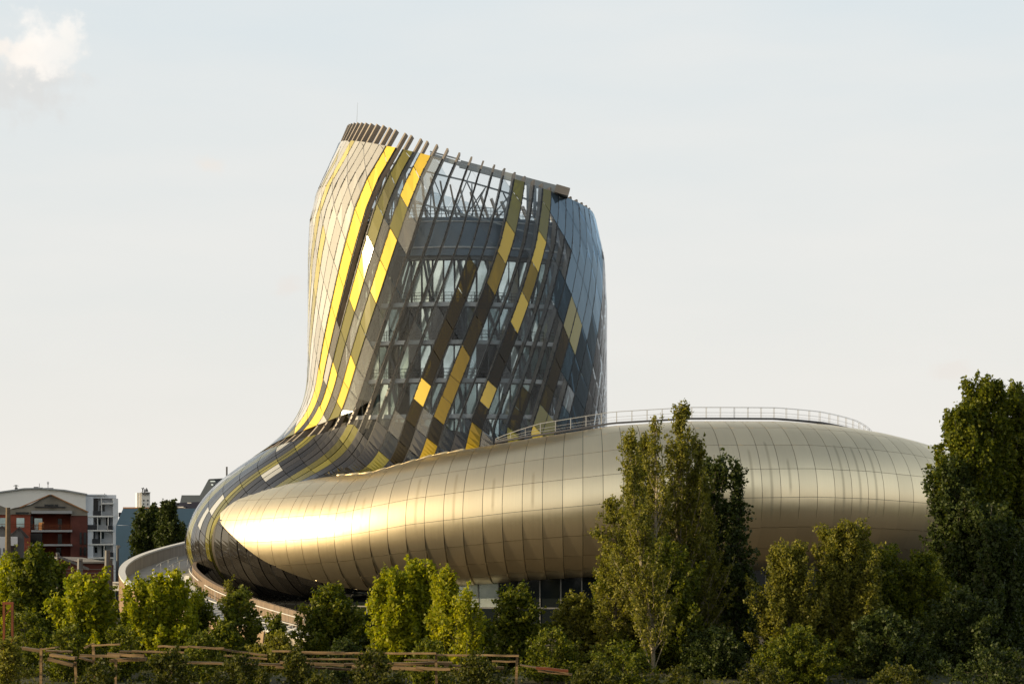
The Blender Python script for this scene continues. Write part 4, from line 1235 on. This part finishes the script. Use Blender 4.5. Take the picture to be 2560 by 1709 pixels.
def leaves_mesh(name, C, size, mat, parent, up=0.35):
    n = len(C)
    nrm = rng.normal(size=(n, 3)); nrm[:, 2] += up; nrm /= np.linalg.norm(nrm, axis=1, keepdims=True)
    t = rng.normal(size=(n, 3)); t -= (t * nrm).sum(1, keepdims=True) * nrm; t /= np.linalg.norm(t, axis=1, keepdims=True)
    b = np.cross(nrm, t)
    s = (size * rng.uniform(0.6, 1.35, n))[:, None]
    v = np.empty((n, 4, 3))
    v[:, 0] = C - t * s * 0.5; v[:, 1] = C + b * s * 0.34 - nrm * s * 0.08; v[:, 2] = C + t * s * 0.5; v[:, 3] = C - b * s * 0.34 - nrm * s * 0.08
    me = bpy.data.meshes.new(name)
    me.vertices.add(4 * n); me.vertices.foreach_set('co', v.astype(np.float32).ravel())
    me.loops.add(4 * n); me.loops.foreach_set('vertex_index', np.arange(4 * n, dtype=np.int32))
    me.polygons.add(n); me.polygons.foreach_set('loop_start', np.arange(0, 4 * n, 4, dtype=np.int32))
    me.update(calc_edges=True); me.validate()
    me.materials.append(MATS[mat])
    o = bpy.data.objects.new(name, me); COL.objects.link(o); o.parent = parent
    return o

def tree(px, ytop, Y, wpx, mat, label, name='tree', style='round', dens=1.0, leaf=0.20, bark='bark', group=None, cat='tree', seed=0, lean=0.0, z0=0.0, clear=0.0):
    """trunk, boughs, shoots along the boughs, leaves along the shoots"""
    global rng
    rng = np.random.default_rng(1000 + seed)
    top = P(px, ytop, Y); H = top.z - z0; Rr = wpx / 2 * (Y + CAMD) / FPX
    if group is None: group = 'trees behind the ramp' if Y > 0 else ('bushes along the river bank' if cat != 'tree' else 'trees along the river bank')
    t = thing(name, label, cat, (top.x, Y, z0), group)
    nt_ = 9; zz = np.linspace(0, 1, nt_); wob = np.cumsum(rng.normal(0, 0.010, (nt_, 2)), 0) * H
    wob -= wob[-1] * zz[:, None]
    wob[:, 0] += lean * (1 - zz) * -H
    r0 = max(0.06, H * (0.013 if not clear else 0.0095))
    spire = style == 'spire'
    if spire: style = 'poplar'
    if style == 'poplar': prof = lambda q: np.interp(q, [0, .10, .25, .5, .75, .9, 1], [.45, .8, 1.0, 1.0, .72, .42, .06])
    if spire: prof = lambda q: np.interp(q, [0, .15, .3, .45, .62, .78, .9, 1], [.7, .95, 1.0, .92, .66, .42, .24, .05])
    elif style == 'round': prof = lambda q: np.interp(q, [0, .15, .4, .7, .9, 1], [.7, .95, 1, .85, .5, .12])
    else: prof = lambda q: np.interp(q, [0, .25, .6, .85, .95, 1], [.85, 1, 1, .9, .72, .5])
    Ht = H * (0.9 if style == 'round' else 0.97)
    trunk = np.stack([wob[:, 0], wob[:, 1], zz * Ht], 1)
    def tr(z): return np.array([np.interp(z, trunk[:, 2], trunk[:, 0]), np.interp(z, trunk[:, 2], trunk[:, 1]), z])
    tm = MB(); tm.tube([Vector(p) for p in trunk], list(np.linspace(r0, r0 * 0.12, nt_)), 7); tm.build('trunk', bark, t, smooth=True)
    bm_ = MB(); C = []
    nb_ = int((16 + 3.2 * H + 5 * Rr) * (1.25 if style != 'poplar' else 1.5) * dens ** .5)
    lobes = rng.uniform(.42, 1.16, 14); H0 = H; H = H * .97 - .35
    for i in range(nb_):
        q = clear + (1 - clear) * (i + rng.random()) / nb_                      # height of the bough tip
        a = i * 2.399 + rng.uniform(-.5, .5)
        if spire: lobes = np.clip(lobes, .6, 1.1)
        rad = Rr * float(prof(q)) * lobes[int(a / (2 * math.pi) * 4 + q * 5) % 14] * rng.uniform(.45, 1.15)
        ztip = H * min(1, max(.05, q + rng.uniform(-.04, .05)))
        if style == 'poplar': rise = rad * rng.uniform(1.4, 2.6)
        elif style == 'shoots': rise = rad * rng.uniform(1.0, 2.0) + .5
        else: rise = rad * rng.uniform(.25, 1.0)
        zb = max(0.02 * H, min(ztip - rise, Ht * .93)); st_ = tr(zb)
        c0 = tr(min(ztip, Ht))
        tip = np.array([c0[0] + rad * math.cos(a), c0[1] + rad * math.sin(a), ztip])
        mid = (st_ + tip) / 2 + np.array([math.cos(a), math.sin(a), 0]) * rad * .12 + rng.normal(0, .05 * H ** .5, 3)
        tt = np.linspace(0, 1, 6)[:, None]
        bp = (1 - tt) ** 2 * st_ + 2 * tt * (1 - tt) * mid + tt ** 2 * tip
        r1 = max(0.015, r0 * 0.30 * (1 - zb / H * .7))
        bm_.tube([Vector(p) for p in bp], list(np.linspace(r1, .01, 6)), 4)
        bl = np.linalg.norm(tip - st_)
        axis = (tip - st_) / (bl + 1e-6)
        ns = int((3 + bl * 1.75) * dens)
        for j in range(ns):
            f = rng.uniform(.25 if style != 'poplar' else .15, 1.0) ** .8
            base = (1 - f) ** 2 * st_ + 2 * f * (1 - f) * mid + f * f * tip
            if style == 'poplar': d = axis * .9 + np.array([0, 0, .55]) + rng.normal(0, .42, 3)
            elif style == 'shoots': d = np.array([0, 0, 1.15]) + axis * .3 + rng.normal(0, .30, 3)
            else: d = axis * .9 + np.array([0, 0, .25]) + rng.normal(0, .6, 3)
            d /= np.linalg.norm(d)
            sl = rng.uniform(.3, 1.2) * min(1.2, .35 + .12 * H) * (1.1 - .45 * f)
            if style == 'shoots' and q > .45 and rng.random() < .35: sl *= 1.5; d = np.array([rng.normal(0, .12), rng.normal(0, .12), 1.0]); d /= np.linalg.norm(d)
            nl = int(sl * 20 * (0.2 / leaf) * (1.0 if style != 'shoots' else 1.2)) + 4
            g_ = rng.random(nl) ** .8
            spread = (.055 + .125 * (1 - g_)) * min(1.2, .5 + sl) * (leaf / .2) ** .7
            pts = base + d * (sl * g_)[:, None] + rng.normal(size=(nl, 3)) * spread[:, None]
            C.append(pts)
            if j % 4 == 0: bm_.tube([Vector(base), Vector(base + d * sl)], [r1 * .35, .006], 3)
    if bm_.v: bm_.build('branches', bark, t)
    C = np.concatenate(C)
    C = C[C[:, 2] > 0.0]
    leaves_mesh('crown', C, leaf * 1.13, mat, t)
    global NLEAF
    NLEAF += len(C)
    return t
NLEAF = 0

T = tree
# far trees left of the ramp
T(362, 1262, 45, 66, 'leaf_dark', 'dark poplar standing just left of the far white tower, behind the ramp', style='poplar', leaf=.32, seed=1, dens=1.5)
T(420, 1243, 42, 86, 'leaf_dark', 'broad dark tree between the white tower and the glass bulb', style='poplar', leaf=.32, seed=2, dens=2.0)
T(392, 1258, 47, 70, 'leaf_dark', 'lower dark tree filling the gap between the two behind the ramp', style='poplar', leaf=.32, seed=3, dens=1.6)
T(455, 1300, 50, 50, 'leaf_dark', 'dark tree tucked against the left edge of the glass bulb', style='round', leaf=.3, seed=4, dens=1.3)
# front belt, left to right
T(30, 1395, -62, 150, 'leaf_bright', 'bright green bushy tree cut by the left edge of the view', style='shoots', leaf=.26, seed=10, dens=1.5)
T(85, 1368, -66, 150, 'leaf_mid', 'tall leafy tree with lit top in front of the timber houses', style='shoots', leaf=.28, seed=11, dens=2.0)
T(135, 1398, -60, 130, 'leaf_mid', 'dense green tree in front of the low shed', style='round', leaf=.26, seed=12, dens=1.5)
T(205, 1432, -76, 170, 'leaf_bright', 'bright yellow green tree with many upright shoots left of the ramp', style='shoots', leaf=.26, seed=13, dens=1.9)
T(258, 1495, -70, 120, 'leaf_mid', 'rounded olive bush under the outer ramp wall', name='bush', cat='bush', style='round', leaf=.22, seed=14, dens=1.2)
T(405, 1432, -76, 190, 'leaf_bright', 'wide bright green tree with upright shoots in front of the ramp steps', style='shoots', leaf=.26, seed=15, dens=2.0)
T(330, 1500, -72, 110, 'leaf_bright', 'small bright tree between the two upright ones at left', style='shoots', leaf=.24, seed=16, dens=1.2)
T(495, 1475, -72, 90, 'leaf_mid', 'small leafy tree in front of the lower ramp landing', style='shoots', leaf=.24, seed=17, dens=1.2)
T(572, 1448, -56, 44, 'leaf_olive', 'wispy thin shrub against the dark underside of the bulb', name='shrub', cat='shrub', style='shoots', leaf=.14, seed=18, dens=.8)
T(600, 1466, -72, 130, 'leaf_mid', 'dark green tree below the curving inner parapet', style='round', leaf=.24, seed=19, dens=1.5)
T(560, 1540, -78, 110, 'leaf_mid', 'low dense tree under the ramp left of the small white landing', style='round', leaf=.22, seed=20, dens=1.4)
T(690, 1572, -80, 190, 'leaf_olive', 'yellowish thicket below the white landing of the ramp', name='bush', cat='bush', style='round', leaf=.18, seed=21, dens=1.6)
T(690, 1530, -77, 80, 'leaf_mid', 'small leafy tree over the lower steps of the ramp', style='shoots', leaf=.22, seed=97, dens=1.0)
T(822, 1458, -72, 180, 'leaf_mid', 'round headed green tree in front of the dark museum underside', style='round', leaf=.25, seed=22, dens=2.1)
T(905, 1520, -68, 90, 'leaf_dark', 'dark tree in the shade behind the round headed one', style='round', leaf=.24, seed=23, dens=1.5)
T(985, 1428, -78, 140, 'leaf_bright', 'lit green tree with a ragged top left of the tallest bright shoots', style='shoots', leaf=.26, seed=24, dens=2.0)
T(1045, 1404, -76, 150, 'leaf_bright', 'tallest bright green tree in front of the gold ring', style='shoots', leaf=.26, seed=25, dens=2.2)
T(1112, 1425, -82, 90, 'leaf_yellow', 'slim yellow green tree beside the tallest bright one', style='shoots', leaf=.24, seed=26, dens=1.2)
T(1165, 1470, -84, 110, 'leaf_yellow', 'thin yellowish tree with loose leaves in front of the ground floor windows', style='shoots', leaf=.22, seed=27, dens=.9)
T(1290, 1457, -76, 130, 'leaf_mid', 'round topped green tree in front of the dark glazed ground floor', style='round', leaf=.24, seed=28, dens=1.9)
T(1205, 1540, -80, 140, 'leaf_mid', 'low round bush at the foot of the yellowish tree', name='bush', cat='bush', style='round', leaf=.22, seed=29, dens=1.5)
T(1445, 1478, -74, 190, 'leaf_olive', 'broad olive tree left of the tall central trees', style='round', leaf=.20, seed=30, dens=2.2)
T(1510, 1448, -72, 120, 'leaf_mid', 'leafy tree leaning on the left side of the tall central trees', style='round', leaf=.22, seed=31, dens=1.6)
# tall central group
T(1706, 990, -75, 300, 'leaf_olive', 'tallest airy tree with a thin see-through top in front of the gold ring', style='spire', leaf=.17, seed=32, dens=1.25, bark='bark_pale')
T(1612, 1075, -76, 200, 'leaf_olive', 'full olive crown between the leaning tree and the tallest one', style='spire', leaf=.18, seed=94, dens=1.2, bark='bark_pale')
T(1748, 1085, -74, 160, 'leaf_olive', 'olive crown just right of the tallest tree top', style='spire', leaf=.18, seed=95, dens=1.1, bark='bark_pale')
T(1640, 1022, -78, 150, 'leaf_olive', 'slender feathery spire just left of the tallest tree', style='spire', leaf=.17, seed=33, dens=.8, bark='bark_pale')
T(1575, 1070, -86, 150, 'leaf_olive', 'pale barked tree with leaning trunk on the left of the tall group', style='spire', leaf=.17, seed=34, dens=1.0, bark='bark_pale', lean=-.11, clear=.22)
T(1535, 1230, -79, 150, 'leaf_olive', 'bushy olive tree spreading at the left foot of the tall group', style='round', leaf=.19, seed=92, dens=1.2)
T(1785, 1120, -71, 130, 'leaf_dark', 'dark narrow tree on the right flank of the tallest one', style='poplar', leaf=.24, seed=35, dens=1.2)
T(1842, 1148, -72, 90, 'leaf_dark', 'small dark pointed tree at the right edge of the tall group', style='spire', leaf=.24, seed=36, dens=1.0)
T(1650, 1330, -79, 220, 'leaf_mid', 'dense lower green tree in front of the tall group', style='poplar', leaf=.22, seed=37, dens=1.7)
# right hand
T(1850, 1400, -66, 130, 'leaf_dark', 'dark tree in the gap right of the tall group', style='round', leaf=.24, seed=38, dens=1.7)
T(1975, 1350, -80, 190, 'leaf_olive', 'olive willow with pointed tips right of the dark gap', style='poplar', leaf=.19, seed=39, dens=2.2)
T(2105, 1288, -78, 210, 'leaf_olive', 'tallest olive willow in front of the right part of the ring', style='poplar', leaf=.19, seed=40, dens=2.4)
T(2180, 1345, -72, 170, 'leaf_mid', 'shaded green willow right behind the tallest olive one', style='poplar', leaf=.20, seed=41, dens=1.8)
T(2300, 1372, -72, 220, 'leaf_mid', 'round dark green tree below the right poplars', style='round', leaf=.20, seed=42, dens=2.2)
T(2400, 1470, -80, 260, 'leaf_dark', 'broad shadowy bush at the foot of the poplars', name='bush', cat='bush', style='round', leaf=.22, seed=43, dens=2.2)
T(2215, 1520, -86, 260, 'leaf_dark', 'wide dark bush in the lower right foreground', name='bush', cat='bush', style='round', leaf=.22, seed=44, dens=2.2)
T(2000, 1560, -90, 260, 'leaf_mid', 'olive thicket at the foot of the right willows', name='bush', cat='bush', style='round', leaf=.18, seed=45, dens=2.2)
T(1790, 1560, -86, 220, 'leaf_dark', 'dark thicket below the tall central trees', name='bush', cat='bush', style='round', leaf=.2, seed=46, dens=2.0)
T(2455, 925, -60, 200, 'leaf_mid', 'tall poplar with a broken pointed top at the right', style='poplar', leaf=.27, seed=47, dens=2.0)
T(2552, 930, -58, 200, 'leaf_mid', 'tall poplar at the very right edge of the view', style='poplar', leaf=.27, seed=48, dens=2.0)
T(2400, 985, -62, 150, 'leaf_mid', 'shorter poplar on the left flank of the right hand pair', style='poplar', leaf=.27, seed=49, dens=2.0)
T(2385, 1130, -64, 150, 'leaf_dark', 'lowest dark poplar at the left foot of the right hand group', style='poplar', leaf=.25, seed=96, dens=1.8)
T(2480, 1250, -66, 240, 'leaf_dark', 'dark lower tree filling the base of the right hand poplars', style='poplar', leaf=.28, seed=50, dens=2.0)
# undergrowth along the bank
bl_ = [(60, 1520, -84, 160, 'leaf_mid', 'green bush behind the broken planks at far left'), (20, 1590, -109, 130, 'leaf_olive', 'brownish bush below the planks at the lower left corner'),
       (170, 1560, -88, 160, 'leaf_mid', 'bush hanging over the broken jetty planks'), (300, 1560, -88, 150, 'leaf_mid', 'leafy bush just above the long jetty rail at left'),
       (430, 1612, -110, 180, 'leaf_olive', 'olive bush in front of the jetty under the wide bright tree'), (600, 1624, -111, 200, 'leaf_olive', 'rounded olive bush in front of the jetty below the inner parapet'),
       (500, 1570, -90, 150, 'leaf_mid', 'bush behind the jetty rail under the ramp'), (740, 1618, -108, 90, 'leaf_mid', 'narrow green bush growing through the jetty rails'),
       (940, 1616, -110, 160, 'leaf_olive', 'olive bush covering the middle of the jetty'), (1070, 1590, -92, 160, 'leaf_mid', 'bush behind the jetty under the bright trees'),
       (1190, 1632, -111, 230, 'leaf_mid', 'wide green bush hiding the right part of the jetty'), (1380, 1560, -88, 220, 'leaf_mid', 'green bush right of the jetty end'),
       (1560, 1600, -96, 240, 'leaf_mid', 'bush at the foot of the leaning pale trunk'), (860, 1590, -90, 150, 'leaf_dark', 'dark bush under the round headed tree'),
       (1700, 1655, -104, 220, 'leaf_mid', 'low grassy bush at the bottom below the central trees'), (1900, 1650, -104, 240, 'leaf_olive', 'low olive bush at the bottom right of centre'),
       (2250, 1650, -104, 300, 'leaf_dark', 'low dark bush along the bottom right'), (2480, 1600, -98, 260, 'leaf_dark', 'dark bush in the lower right corner'),
       (250, 1650, -112, 170, 'leaf_olive', 'brownish low bush below the left jetty posts'), (800, 1672, -113, 200, 'leaf_olive', 'low bush at the bottom edge below the jetty'), (1480, 1650, -106, 180, 'leaf_mid', 'low green bush beside the rust red plank')]
for i, (x, y, Y, w, m, lab) in enumerate(bl_):
    T(x, y, Y, w, 'leaf_shade' if y > 1600 else m, lab, name='bush', cat='bush', style='round', leaf=.17, seed=60 + i, dens=1.5, z0=-1.5 if Y < -95 else 0)
# ground cover
rng = np.random.default_rng(5)
n = 50000
gx = rng.uniform(-75, 75, n); gy = -112 + 50 * rng.uniform(0, 1, n) ** 1.3
gz = np.interp(gy, [-118, -106, -96, -88], [-4, -2.6, -1, 0]) + rng.uniform(0, 1, n) ** 2 * 0.6
gc = leaves_mesh('ground_cover', np.stack([gx, gy, gz], 1), 0.24, 'leaf_shade', None); gc['kind'] = 'stuff'
